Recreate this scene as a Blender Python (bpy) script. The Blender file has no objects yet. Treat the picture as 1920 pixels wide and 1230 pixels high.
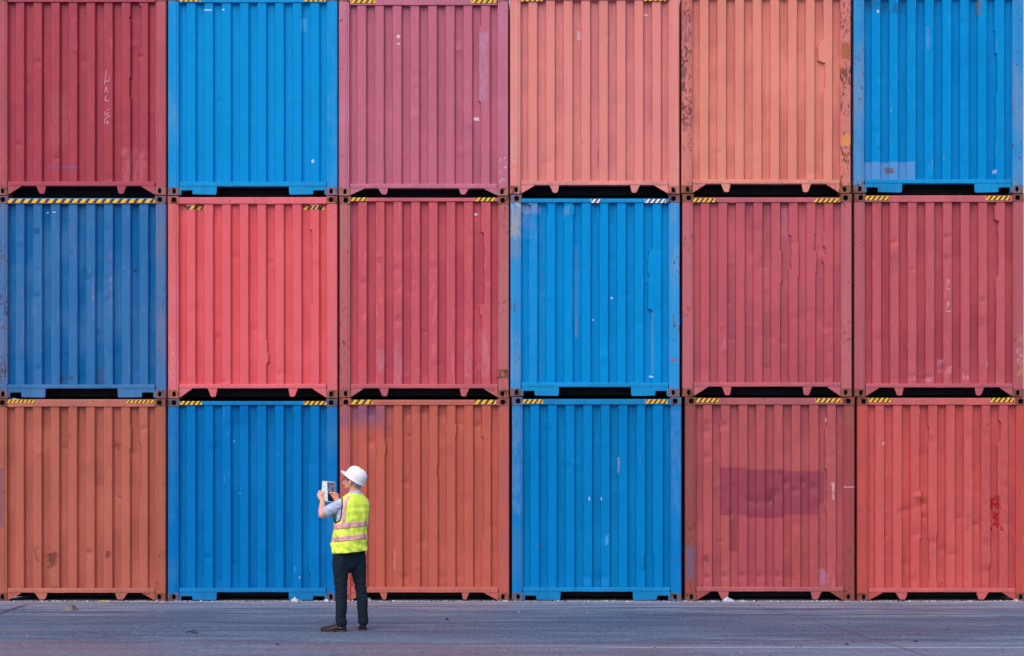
import bpy, math, random
from mathutils import Vector, Matrix, noise as mnoise

# ------------------------------------------------------------------ camera, sky, sun, exposure
SC = bpy.context.scene
COL = SC.collection
CAM_D, CAM_H, PPM = 20.0, 1.56, 131.2          # metres to the stack, eye height, photo pixels per metre on the stack's face
CX, HY = 1080.0, 922.0                         # principal column and horizon row of the 1920x1230 photograph
cam = bpy.data.cameras.new('camera'); camo = bpy.data.objects.new('camera', cam); COL.objects.link(camo)
camo.location = (0, -CAM_D, CAM_H); camo.rotation_euler = (math.radians(90), 0, 0)
cam.sensor_width = 36.0; cam.sensor_fit = 'HORIZONTAL'
cam.lens = 36.0 * (PPM * CAM_D) / 1920.0
cam.shift_x = -(CX - 960.0) / 1920.0
cam.shift_y = (HY - 615.0) / 1920.0
cam.clip_start = 0.1; cam.clip_end = 3000
SC.camera = camo

SUN_EL, SUN_AZ = 52.0, 200.0                   # azimuth clockwise from +Y
world = bpy.data.worlds.new('World'); SC.world = world; world.use_nodes = True
wn = world.node_tree; bg = wn.nodes['Background']
sky = wn.nodes.new('ShaderNodeTexSky'); sky.sky_type = 'NISHITA'; sky.sun_disc = False
sky.sun_elevation = math.radians(SUN_EL); sky.sun_rotation = math.radians(SUN_AZ)
sky.dust_density = 3.0; sky.air_density = 1.0; sky.ozone_density = 1.0
wn.links.new(sky.outputs[0], bg.inputs[0]); bg.inputs[1].default_value = 0.15
sl = bpy.data.lights.new('sun', 'SUN'); so = bpy.data.objects.new('sun', sl); COL.objects.link(so)
sl.energy = 0.9; sl.angle = math.radians(60); sl.color = (1.0, 0.95, 0.9)
az = math.radians(SUN_AZ); el = math.radians(SUN_EL)
d = Vector((math.sin(az) * math.cos(el), math.cos(az) * math.cos(el), math.sin(el)))
so.rotation_euler = d.to_track_quat('Z', 'Y').to_euler()
SC.view_settings.view_transform = 'Standard'; SC.view_settings.look = 'None'
SC.view_settings.exposure = 0.30; SC.view_settings.gamma = 1.0
SC.render.engine = 'CYCLES'

# ------------------------------------------------------------------ helpers
def lin(c):
    def f(v):
        v /= 255.0
        return v / 12.92 if v <= 0.04045 else ((v + 0.055) / 1.055) ** 2.4
    return (f(c[0]), f(c[1]), f(c[2]), 1.0)
def X(px): return (px - CX) / PPM
def Z(py): return CAM_H + (HY - py) / PPM
def ground_xy(px, py):
    s = (py - HY) / CAM_H
    return ((px - CX) / s, PPM * CAM_D / s - CAM_D)

def tag(o, label=None, cat=None, group=None, kind=None):
    if label: o['label'] = label
    if cat: o['category'] = cat
    if group: o['group'] = group
    if kind: o['kind'] = kind
    return o
def empty(name, loc):
    o = bpy.data.objects.new(name, None); COL.objects.link(o); o.location = loc
    o.empty_display_size = 0.2
    return o

class MB:
    def __init__(s): s.v = []; s.f = []; s.m = []
    def add(s, vs, fs, mi=0):
        b = len(s.v); s.v += [tuple(p) for p in vs]
        for q in fs: s.f.append(tuple(b + i for i in q)); s.m.append(mi)
    def box(s, a, b, ch=0.0, mi=0):
        x0, y0, z0 = a; x1, y1, z1 = b
        if ch <= 0:
            vs = [(x0,y0,z0),(x1,y0,z0),(x1,y1,z0),(x0,y1,z0),(x0,y0,z1),(x1,y0,z1),(x1,y1,z1),(x0,y1,z1)]
            s.add(vs, [(0,3,2,1),(4,5,6,7),(0,1,5,4),(1,2,6,5),(2,3,7,6),(3,0,4,7)], mi)
        else:                                   # chamfered on the front (-y) edges
            c = ch
            prof = [(x0+c,y0,z0+c),(x1-c,y0,z0+c),(x1-c,y0,z1-c),(x0+c,y0,z1-c),
                    (x0,y0+c,z0),(x1,y0+c,z0),(x1,y0+c,z1),(x0,y0+c,z1),
                    (x0,y1,z0),(x1,y1,z0),(x1,y1,z1),(x0,y1,z1)]
            s.add(prof, [(0,1,2,3),(0,4,5,1),(1,5,6,2),(2,6,7,3),(3,7,4,0),
                         (4,8,9,5),(5,9,10,6),(6,10,11,7),(7,11,8,4),(8,11,10,9)], mi)
    def prism(s, poly, y0, y1, mi=0):           # poly in (x,z), extruded along y
        n = len(poly)
        vs = [(p[0], y0, p[1]) for p in poly] + [(p[0], y1, p[1]) for p in poly]
        fs = [tuple(range(n)), tuple(range(2*n-1, n-1, -1))]
        for i in range(n): j = (i+1) % n; fs.append((i, n+i, n+j, j))
        s.add(vs, fs, mi)
    def grid(s, rows, closed=False, mi=0):
        nr = len(rows); nc = len(rows[0]); b = len(s.v)
        for r in rows: s.v += [tuple(p) for p in r]
        for i in range(nr-1):
            for j in range(nc if closed else nc-1):
                k = (j+1) % nc
                s.f.append((b+i*nc+j, b+i*nc+k, b+(i+1)*nc+k, b+(i+1)*nc+j)); s.m.append(mi)
    def cap(s, ring_pts, mi=0, flip=False):
        n = len(ring_pts); b = len(s.v); s.v += [tuple(p) for p in ring_pts]
        idx = list(range(b, b+n)); s.f.append(tuple(reversed(idx)) if flip else tuple(idx)); s.m.append(mi)
    def loft(s, rings, mi=0, caps=True):
        s.grid(rings, True, mi)
        if caps: s.cap(rings[0], mi, False); s.cap(rings[-1], mi, True)
    def chain(s, pts, rad, seg=14, flat=None, mi=0):   # tapered limb with rounded ends; rad may be (a,b) pairs
        pts = [Vector(p) for p in pts]; rings = []
        rr = [r if isinstance(r, tuple) else (r, r) for r in rad]
        n = len(pts); up = Vector(flat) if flat else Vector((0.13, 0.29, 0.95))
        def frame(t):
            a = t.cross(up)
            if a.length < 1e-4: a = t.cross(Vector((1, 0, 0)))
            a.normalize(); return a, a.cross(t).normalized()
        tans = []
        for i in range(n):
            a = pts[max(i-1, 0)]; b = pts[min(i+1, n-1)]; tans.append((b-a).normalized())
        def ring(c, t, ra, rb):
            u, w = frame(t)
            return [c + u*ra*math.cos(2*math.pi*k/seg) + w*rb*math.sin(2*math.pi*k/seg) for k in range(seg)]
        m = max(rr[0])
        for q in (0.05, 0.45, 0.8): 
            f = math.sqrt(1-(1-q)**2); rings.append(ring(pts[0]-tans[0]*m*(1-q), tans[0], rr[0][0]*f, rr[0][1]*f))
        for i in range(n):
            rings.append(ring(pts[i], tans[i], rr[i][0], rr[i][1]))
            if i < n-1:
                for q in (0.33, 0.67):
                    c = pts[i].lerp(pts[i+1], q); t = tans[i].lerp(tans[i+1], q).normalized()
                    rings.append(ring(c, t, rr[i][0]*(1-q)+rr[i+1][0]*q, rr[i][1]*(1-q)+rr[i+1][1]*q))
        m = max(rr[-1])
        for q in (0.8, 0.45, 0.05):
            f = math.sqrt(1-(1-q)**2); rings.append(ring(pts[-1]+tans[-1]*m*(1-q), tans[-1], rr[-1][0]*f, rr[-1][1]*f))
        s.loft(rings, mi)
    def ell(s, c, r, fwd=(1, 0, 0), seg=18, mi=0):      # ellipsoid; r = (forward, side, up)
        c = Vector(c); f = Vector(fwd).normalized(); up = Vector((0, 0, 1)); side = up.cross(f).normalized(); up = f.cross(side)
        rings = []
        for i in range(1, seg):
            a = math.pi*i/seg
            rings.append([c + up*r[2]*math.cos(a) + (f*r[0]*math.cos(b) + side*r[1]*math.sin(b))*math.sin(a)
                          for b in [2*math.pi*k/seg for k in range(seg)]])
        s.loft(rings, mi)
    def build(s, name, mats, parent=None, smooth=None, origin=None):
        me = bpy.data.meshes.new(name)
        vs = s.v if origin is None else [(p[0]-origin[0], p[1]-origin[1], p[2]-origin[2]) for p in s.v]
        me.from_pydata(vs, [], s.f)
        if not isinstance(mats, (list, tuple)): mats = [mats]
        for m in mats: me.materials.append(m)
        me.polygons.foreach_set('material_index', s.m)
        if smooth is not None:
            me.polygons.foreach_set('use_smooth', [True]*len(me.polygons))
            if smooth < 179: me.set_sharp_from_angle(angle=math.radians(smooth))
        me.update()
        o = bpy.data.objects.new(name, me); COL.objects.link(o)
        if parent: o.parent = parent
        if origin is not None: o.location = origin
        return o

def remesh(mb, name, mat, parent, voxel=0.008, sm=6, disp=None):
    """union of overlapping closed pieces baked into one continuous skin"""
    o = mb.build(name, mat, None)
    r = o.modifiers.new('r', 'REMESH'); r.mode = 'VOXEL'; r.voxel_size = voxel
    s = o.modifiers.new('s', 'SMOOTH'); s.iterations = sm; s.factor = 0.5
    dg = bpy.context.evaluated_depsgraph_get(); dg.update()
    me = bpy.data.meshes.new_from_object(o.evaluated_get(dg), depsgraph=dg)
    bpy.data.objects.remove(o)
    me.name = name
    if disp:
        nn = [v.normal.copy() for v in me.vertices]
        for v, n in zip(me.vertices, nn): v.co += n*disp(v.co)
    me.materials.clear(); me.materials.append(mat)
    me.polygons.foreach_set('use_smooth', [True]*len(me.polygons)); me.update()
    o = bpy.data.objects.new(name, me); COL.objects.link(o)
    if parent: o.parent = parent
    return o

# ------------------------------------------------------------------ node helper
class NT:
    def __init__(s, name):
        s.mat = bpy.data.materials.new(name); s.mat.use_nodes = True
        s.t = s.mat.node_tree; s.b = s.t.nodes['Principled BSDF']
        tc = s.t.nodes.new('ShaderNodeTexCoord'); s.obj = tc.outputs['Object']
    def put(s, sock, v):
        if isinstance(v, bpy.types.NodeSocket): s.t.links.new(v, sock)
        elif v is not None: sock.default_value = v
    def math(s, op, a, b=None, c=None):
        n = s.t.nodes.new('ShaderNodeMath'); n.operation = op
        s.put(n.inputs[0], a)
        if b is not None: s.put(n.inputs[1], b)
        if c is not None: s.put(n.inputs[2], c)
        return n.outputs[0]
    def ramp(s, v, a, b, lo=0.0, hi=1.0):
        n = s.t.nodes.new('ShaderNodeMapRange'); n.interpolation_type = 'SMOOTHSTEP'
        s.put(n.inputs[0], v)
        for i, q in enumerate((a, b, lo, hi)): s.put(n.inputs[i+1], q)
        return n.outputs[0]
    def mapping(s, vec, scale=(1,1,1), loc=(0,0,0), rot=(0,0,0)):
        n = s.t.nodes.new('ShaderNodeMapping'); s.put(n.inputs[0], vec)
        n.inputs['Location'].default_value = loc; n.inputs['Scale'].default_value = scale; n.inputs['Rotation'].default_value = rot
        return n.outputs[0]
    def noise(s, vec, scale, detail=3.0, rough=0.55, dist=0.0):
        n = s.t.nodes.new('ShaderNodeTexNoise'); s.put(n.inputs['Vector'], vec)
        n.inputs['Scale'].default_value = scale; n.inputs['Detail'].default_value = detail
        n.inputs['Roughness'].default_value = rough; n.inputs['Distortion'].default_value = dist
        return n.outputs['Fac']
    def mix(s, f, a, b, mode='MIX'):
        n = s.t.nodes.new('ShaderNodeMix'); n.data_type = 'RGBA'; n.blend_type = mode
        s.put(n.inputs[0], f); s.put(n.inputs[6], a); s.put(n.inputs[7], b)
        return n.outputs[2]
    def xyz(s, vec):
        n = s.t.nodes.new('ShaderNodeSeparateXYZ'); s.put(n.inputs[0], vec); return n.outputs
    def bump(s, h, strength, dist):
        n = s.t.nodes.new('ShaderNodeBump'); n.inputs['Strength'].default_value = strength; n.inputs['Distance'].default_value = dist
        s.put(n.inputs['Height'], h); s.t.links.new(n.outputs[0], s.b.inputs['Normal'])
    def fin(s, col, rough=0.5, spec=0.5, metal=0.0):
        s.put(s.b.inputs['Base Color'], col); s.put(s.b.inputs['Roughness'], rough)
        s.put(s.b.inputs['Specular IOR Level'], spec); s.put(s.b.inputs['Metallic'], metal)
        return s.mat

def simple(name, rgb, rough=0.6, spec=0.4, var=0.12, scale=20, bump=0.0, bscale=60, metal=0.0):
    n = NT(name); c = lin(rgb)
    f = n.noise(n.obj, scale, 4)
    dark = tuple(v*(1-var) for v in c[:3])+(1,); lite = tuple(min(1, v*(1+var)) for v in c[:3])+(1,)
    col = n.mix(n.ramp(f, 0.3, 0.7), dark, lite)
    if bump: n.bump(n.noise(n.obj, bscale, 3), bump, 0.004)
    return n.fin(col, rough, spec, metal)

RUST = (112, 70, 52); RUST_D = (66, 42, 38)
def scalec(c, k): return tuple(min(255, max(0, v*k)) for v in c)

def paint(name, rgb, seed, kind='panel', fade=(200, 150, 150), fade_amt=0.35, rust=0.3, scuff=0.35, boxes=(), spec=0.3, lift=None):
    """painted container steel: sun-bleached clouds, vertical rain streaks, scuffs on the proud ribs, chips and rust"""
    n = NT(name); o = n.obj; sd = (seed*7.31, seed*3.17, seed*5.73)
    P = n.mapping(o, loc=sd); x, y, z = n.xyz(o)
    base = lin(rgb)
    big = n.noise(n.mapping(o, (0.9, 0.5, 0.7), sd), 1.6, 5, 0.6)
    col = n.mix(n.ramp(big, 0.38, 0.68, 0.0, fade_amt), base, lin(fade))
    streak = n.noise(n.mapping(o, (16, 16, 0.35), sd), 1.6, 4, 0.6)
    col = n.mix(n.ramp(streak, 0.3, 0.62, 0.22, 0.0), col, lin(scalec(rgb, 0.72)))
    streak2 = n.noise(n.mapping(o, (24, 24, 0.8), tuple(v+9 for v in sd)), 1.5, 5, 0.65)
    col = n.mix(n.ramp(streak2, 0.56, 0.76, 0.0, 0.22 if kind == 'panel' else 0.5), col, lin(fade))
    fine = n.noise(P, 38, 5, 0.7)
    col = n.mix(n.ramp(fine, 0.35, 0.7, 0.0, 0.14), col, lin(scalec(rgb, 1.25)))
    # grime that collects under the top rail and above the sill
    if kind == 'panel':
        g = n.math('MULTIPLY', n.ramp(z, 2.35, 2.78), n.ramp(streak, 0.45, 0.62))
        col = n.mix(n.math('MULTIPLY', g, 0.4), col, lin(scalec(rgb, 0.5)))
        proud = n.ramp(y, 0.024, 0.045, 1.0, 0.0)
        rib_light_wear = n.math('MULTIPLY', proud, n.ramp(n.noise(n.mapping(o, (3, 1, 0.5), sd), 1.5, 4), 0.35, 0.6, 0.75, 1.0))
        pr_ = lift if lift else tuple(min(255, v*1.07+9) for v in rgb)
        col = n.mix(rib_light_wear, col, n.mix(0.75, col, lin(pr_)))  # ribs lighter than recesses: recess shade put into the colour, plus some bleaching
        sc = n.noise(n.mapping(o, (7, 1, 2.0), tuple(v+3 for v in sd)), 2.2, 8, 0.68)
        sc = n.math('MULTIPLY', n.ramp(sc, 0.53, 0.66), proud)
        col = n.mix(n.math('MULTIPLY', sc, scuff), col, lin(fade))
        # thin scratches down the ribs
        sc2 = n.noise(n.mapping(o, (70, 1, 2.2), tuple(v+5 for v in sd), (0, 0.03, 0)), 1.0, 4, 0.6)
        sc2 = n.math('MULTIPLY', n.ramp(sc2, 0.70, 0.74), proud)
        col = n.mix(n.math('MULTIPLY', sc2, min(1.0, scuff*1.6)), col, lin((225, 205, 210)))
    # tiny pale chips
    ch = n.noise(n.mapping(o, (1.6, 1, 1), tuple(v+11 for v in sd)), 26, 2, 0.5)
    col = n.mix(n.ramp(ch, 0.785, 0.80, 0, 0.5), col, lin((222, 214, 218)))
    # rust: near the sill, and in scattered spots
    rn = n.noise(n.mapping(o, (1.5, 1.5, 1) if kind == 'panel' else (1.6, 1.6, 0.8), tuple(v+17 for v in sd)), 9 if kind != 'post' else 20, 9, 0.72)
    if kind == 'post': rn = n.math('ADD', rn, n.math('MULTIPLY', n.math('SUBTRACT', n.noise(P, 2.2, 3), 0.55), 0.5))
    low = n.ramp(z, 0.0, 0.55, 0.075*(0.5+rust), 0.0) if kind == 'panel' else 0.045*rust
    rm = n.ramp(n.math('ADD', rn, low), 0.70-0.10*rust*(1 if kind != 'panel' else 0.6), 0.745-0.10*rust*(1 if kind != 'panel' else 0.6))
    rcol = n.mix(n.ramp(n.noise(P, 60, 4), 0.35, 0.65), lin(RUST), lin(RUST_D))
    col = n.mix(n.math('MULTIPLY', rm, 0.85), col, rcol)
    # shaped areas: repaints, stains, other tints, and a few painted highlights
    if boxes:
        wob = n.noise(P, 11, 6, 0.65); fleck = n.noise(n.mapping(o, (3.0, 1, 0.8), sd), 9, 7, 0.72)
        for (x0, z0, x1, z1, c, amt, soft, rag) in boxes:
            dx = n.math('SUBTRACT', n.math('ABSOLUTE', n.math('SUBTRACT', x, (x0+x1)/2)), abs(x1-x0)/2)
            dz = n.math('SUBTRACT', n.math('ABSOLUTE', n.math('SUBTRACT', z, (z0+z1)/2)), abs(z1-z0)/2)
            dd = n.math('MAXIMUM', dx, dz)
            if rag: dd = n.math('MULTIPLY_ADD', n.math('SUBTRACT', wob, 0.5), rag, dd)
            m_ = n.ramp(dd, -soft, soft, amt*0.9, 0.0)
            if rag >= 0.1 and amt < 0.8: m_ = n.math('MULTIPLY', m_, n.ramp(fleck, 0.40, 0.58, 0.12, 1.0))
            col = n.mix(m_, col, lin(c))
    h = n.math('ADD', n.math('MULTIPLY', n.noise(P, 120, 3), 0.25), n.math('MULTIPLY', n.noise(P, 9, 3), 0.9))
    h = n.math('SUBTRACT', h, n.math('MULTIPLY', rm, 0.3))
    n.bump(h, 0.35, 0.006)
    rough = n.ramp(n.math('ADD', n.math('MULTIPLY', fine, 0.5), n.math('MULTIPLY', big, 0.5)), 0.3, 0.7, 0.38, 0.58)
    rough = n.math('MAXIMUM', rough, n.math('MULTIPLY', rm, 0.85))
    return n.fin(col, rough, spec)

M = {}
M['dark'] = simple('bitumen_underside', (40, 42, 50), 0.9, 0.1)
M['roof'] = simple('weathered_steel', (105, 95, 92), 0.7, 0.3)
M['yellow'] = simple('hazard_yellow', (250, 186, 30), 0.5, 0.4, 0.12, 40)
M['white'] = simple('hazard_white', (225, 228, 238), 0.5, 0.4, 0.08, 40)
M['black'] = simple('hazard_black', (52, 52, 66), 0.55, 0.4, 0.25, 40)
M['chalk'] = simple('chalk', (218, 168, 186), 0.95, 0.1, 0.25, 90)
M['chalk_y'] = simple('yellow_chalk', (226, 160, 140), 0.95, 0.1, 0.25, 90)
M['red_paint'] = simple('red_spray', (176, 22, 34), 0.6, 0.3, 0.3, 30)
M['hole'] = simple('casting_inside', (26, 24, 28), 0.95, 0.05)

# ------------------------------------------------------------------ ground
def make_ground():
    mb = MB()
    xs = [-600, -60, -12, 12, 60, 600]; ys = [-600, -60, -9, 1, 30, 600]
    mb.grid([[(a, b, 0.0) for a in xs] for b in ys])
    n = NT('worn_yard_asphalt'); o = n.obj; x, y, z = n.xyz(o)
    streak = n.noise(n.mapping(o, (0.14, 1.5, 1)), 1.5, 8, 0.68, 0.1)
    streak2 = n.noise(n.mapping(o, (0.32, 3.2, 1), (3, 7, 0)), 1.4, 8, 0.72, 0.1)
    big = n.noise(n.mapping(o, (0.25, 0.6, 1), (9, 2, 0)), 1.0, 4, 0.6)
    grain = n.noise(n.mapping(o, (1, 0.55, 1)), 23, 7, 0.85); grain2 = n.noise(n.mapping(o, (0.7, 0.35, 1)), 14, 6, 0.75)
    a = lin((90, 112, 136)); b = lin((136, 146, 168)); c = lin((48, 72, 98))
    col = n.mix(n.ramp(streak, 0.40, 0.58), c, a)
    col = n.mix(n.ramp(streak2, 0.50, 0.64, 0.0, 0.8), col, b)
    streak3 = n.noise(n.mapping(o, (0.45, 6.0, 1), (13, 1, 0)), 1.5, 7, 0.75, 0.2)
    col = n.mix(n.ramp(streak3, 0.54, 0.66, 0.0, 0.6), col, lin((150, 156, 176)))
    col = n.mix(n.ramp(streak3, 0.34, 0.46, 0.6, 0.0), col, lin((44, 60, 84)))
    blot = n.noise(n.mapping(o, (0.5, 0.9, 1), (21, 4, 0)), 1.6, 7, 0.7)
    col = n.mix(n.ramp(blot, 0.40, 0.50, 0.4, 0.0), col, lin((50, 66, 90)))
    wy = n.math('MULTIPLY_ADD', n.math('SUBTRACT', big, 0.5), 1.4, y)         # wavering bands along the traffic lane
    wx = n.math('MULTIPLY_ADD', n.math('SUBTRACT', streak, 0.5), 0.6, y)
    # paler dusty concrete strip close to the boxes
    dust = n.math('MULTIPLY', n.ramp(wx, -1.9, -0.4), n.ramp(streak2, 0.42, 0.58, 0.15, 0.85))
    col = n.mix(dust, col, lin((146, 148, 166)))
    edge = n.math('MULTIPLY', n.ramp(y, -0.34, -0.10), n.ramp(n.noise(n.mapping(o, (1.2, 4, 1)), 3, 6, 0.7), 0.40, 0.62, 0.1, 0.85))
    col = n.mix(edge, col, lin((178, 172, 176)))
    # darker, smoother wheel lane
    lane = n.math('MULTIPLY', n.ramp(wy, -5.3, -4.6), n.ramp(wy, -2.7, -2.0, 1.0, 0.0))
    col = n.mix(n.math('MULTIPLY', lane, 0.5), col, lin((56, 78, 106)))
    # coarse reddish dust nearest the camera
    fore = n.math('MULTIPLY', n.ramp(wx, -6.0, -5.3, 1.0, 0.0), n.ramp(grain2, 0.35, 0.6, 0.25, 0.8))
    col = n.mix(fore, col, lin((108, 120, 146)))
    red = n.math('MULTIPLY', n.ramp(wy, -5.9, -5.1, 1.0, 0.0), n.ramp(n.noise(n.mapping(o, (0.30, 1.1, 1), (5.2, 1, 0)), 1.1, 5, 0.6), 0.34, 0.50))
    red = n.math('MULTIPLY', red, n.ramp(grain, 0.35, 0.62, 0.3, 0.8))
    red = n.math('MULTIPLY', red, n.ramp(x, 0.6, 1.6, 1.0, 0.15))
    col = n.mix(n.math('MULTIPLY', red, 0.9), col, lin((116, 84, 92)))
    # narrow red smear at the left and the broken white scrape at the right
    def seg(x0, x1, yc, hw, nz, lo, hi, color, amt):
        nonlocal col
        m = n.ramp(n.math('ABSOLUTE', n.math('SUBTRACT', n.math('MULTIPLY_ADD', n.math('SUBTRACT', streak2, 0.5), 0.08, y), yc)), hw*0.5, hw, 1.0, 0.0)
        m = n.math('MULTIPLY', m, n.math('MULTIPLY', n.ramp(x, x0, x0+0.5), n.ramp(x, x1-0.4, x1, 1.0, 0.0)))
        m = n.math('MULTIPLY', m, n.ramp(n.noise(n.mapping(o, (1, 9, 1), (nz, 0, 0)), 2.4, 6, 0.7), lo, hi))
        col = n.mix(n.math('MULTIPLY', m, amt), col, lin(color))
    gx = lambda px, py: ground_xy(px, py)
    x0, yc = gx(0, 1182); x1, _ = gx(110, 1182); seg(x0-0.3, x1, yc, 0.16, 1, 0.36, 0.5, (130, 92, 98), 0.6)
    x0, yc = gx(1535, 1155); x1, _ = gx(1915, 1156); seg(x0, x1+0.4, yc, 0.035, 4, 0.42, 0.5, (196, 196, 212), 0.9)
    x0, yc = gx(1100, 1214); x1, _ = gx(1920, 1216); seg(x0, x1+0.5, yc, 0.05, 6, 0.36, 0.5, (176, 176, 194), 0.8)
    x0, yc = gx(830, 1211); x1, _ = gx(1200, 1211); seg(x0, x1, yc, 0.03, 8, 0.36, 0.5, (180, 176, 194), 0.7)
    # grain and pits
    col = n.mix(n.ramp(grain, 0.47, 0.66, 0.0, 0.5), col, lin((158, 160, 180)))
    col = n.mix(n.ramp(grain, 0.32, 0.48, 0.35, 0.0), col, lin((34, 46, 68)))
    col = n.mix(n.ramp(grain2, 0.34, 0.48, 0.28, 0.0), col, lin((64, 70, 90)))
    spots = n.noise(n.mapping(o, (2.2, 3.5, 1), (1, 5, 0)), 2.6, 3, 0.5)
    col = n.mix(n.ramp(spots, 0.70, 0.73, 0, 0.8), col, lin((42, 44, 58)))
    # joints and cracks: distance to broken lines
    def crack(pts, w, amt=0.85):
        nonlocal col
        wob = n.math('MULTIPLY', n.math('SUBTRACT', n.noise(o, 3.2, 4), 0.5), 0.10)
        for (a_, b_) in zip(pts[:-1], pts[1:]):
            dx, dy = b_[0]-a_[0], b_[1]-a_[1]; L = math.hypot(dx, dy); dx /= L; dy /= L
            t = n.math('ADD', n.math('MULTIPLY', n.math('SUBTRACT', x, a_[0]), dx), n.math('MULTIPLY', n.math('SUBTRACT', y, a_[1]), dy))
            q = n.math('SUBTRACT', n.math('MULTIPLY', n.math('SUBTRACT', x, a_[0]), dy), n.math('MULTIPLY', n.math('SUBTRACT', y, a_[1]), dx))
            q = n.math('ABSOLUTE', n.math('ADD', q, wob))
            m = n.math('MULTIPLY', n.ramp(q, w*0.6, w*1.4, 1.0, 0.0), n.math('MULTIPLY', n.ramp(t, 0, 0.1), n.ramp(t, L-0.1, L, 1.0, 0.0)))
            col = n.mix(n.math('MULTIPLY', m, amt), col, lin((38, 42, 58)))
    crack([gx(-30, 1160), gx(52, 1133)], 0.045, 0.75)
    crack([gx(1400, 1130), gx(1540, 1168), gx(1745, 1232)], 0.014, 0.6)
    crack([gx(1235, 1129), gx(1400, 1150)], 0.012, 0.4)
    h = n.math('ADD', n.math('MULTIPLY', grain, 0.6), n.math('MULTIPLY', grain2, 0.5))
    n.bump(h, 0.5, 0.01)
    m = n.fin(col, n.ramp(streak, 0.3, 0.7, 0.5, 0.78), 0.35)
    g = mb.build('ground', m); tag(g, 'grey asphalt yard streaked by tyres', 'ground', kind='structure')
    del g['category']; del g['label']
make_ground()

# ------------------------------------------------------------------ container builder
W, H, DEEP = 2.426, 2.896, 12.19
POST = 0.150; CAST = 0.163; CH = 0.118
REC, PROUD = 0.066, 0.022
PITCH = 0.2530
def edges_x():
    L = []
    for k in range(8):
        c = (k-3.5)*PITCH
        L.append((c-0.078, c-0.061, c+0.061, c+0.078))
    return L
EX = edges_x()
def surf_y(x):
    """depth of the corrugated wall at x (undented)"""
    if abs(x) > 1.069: return 0.006
    for (a, b, c, d_) in EX:
        if a <= x <= d_:
            if x < b: return REC+(PROUD-REC)*(x-a)/(b-a)
            if x > c: return PROUD+(REC-PROUD)*(x-c)/(d_-c)
            return PROUD
    return REC

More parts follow.
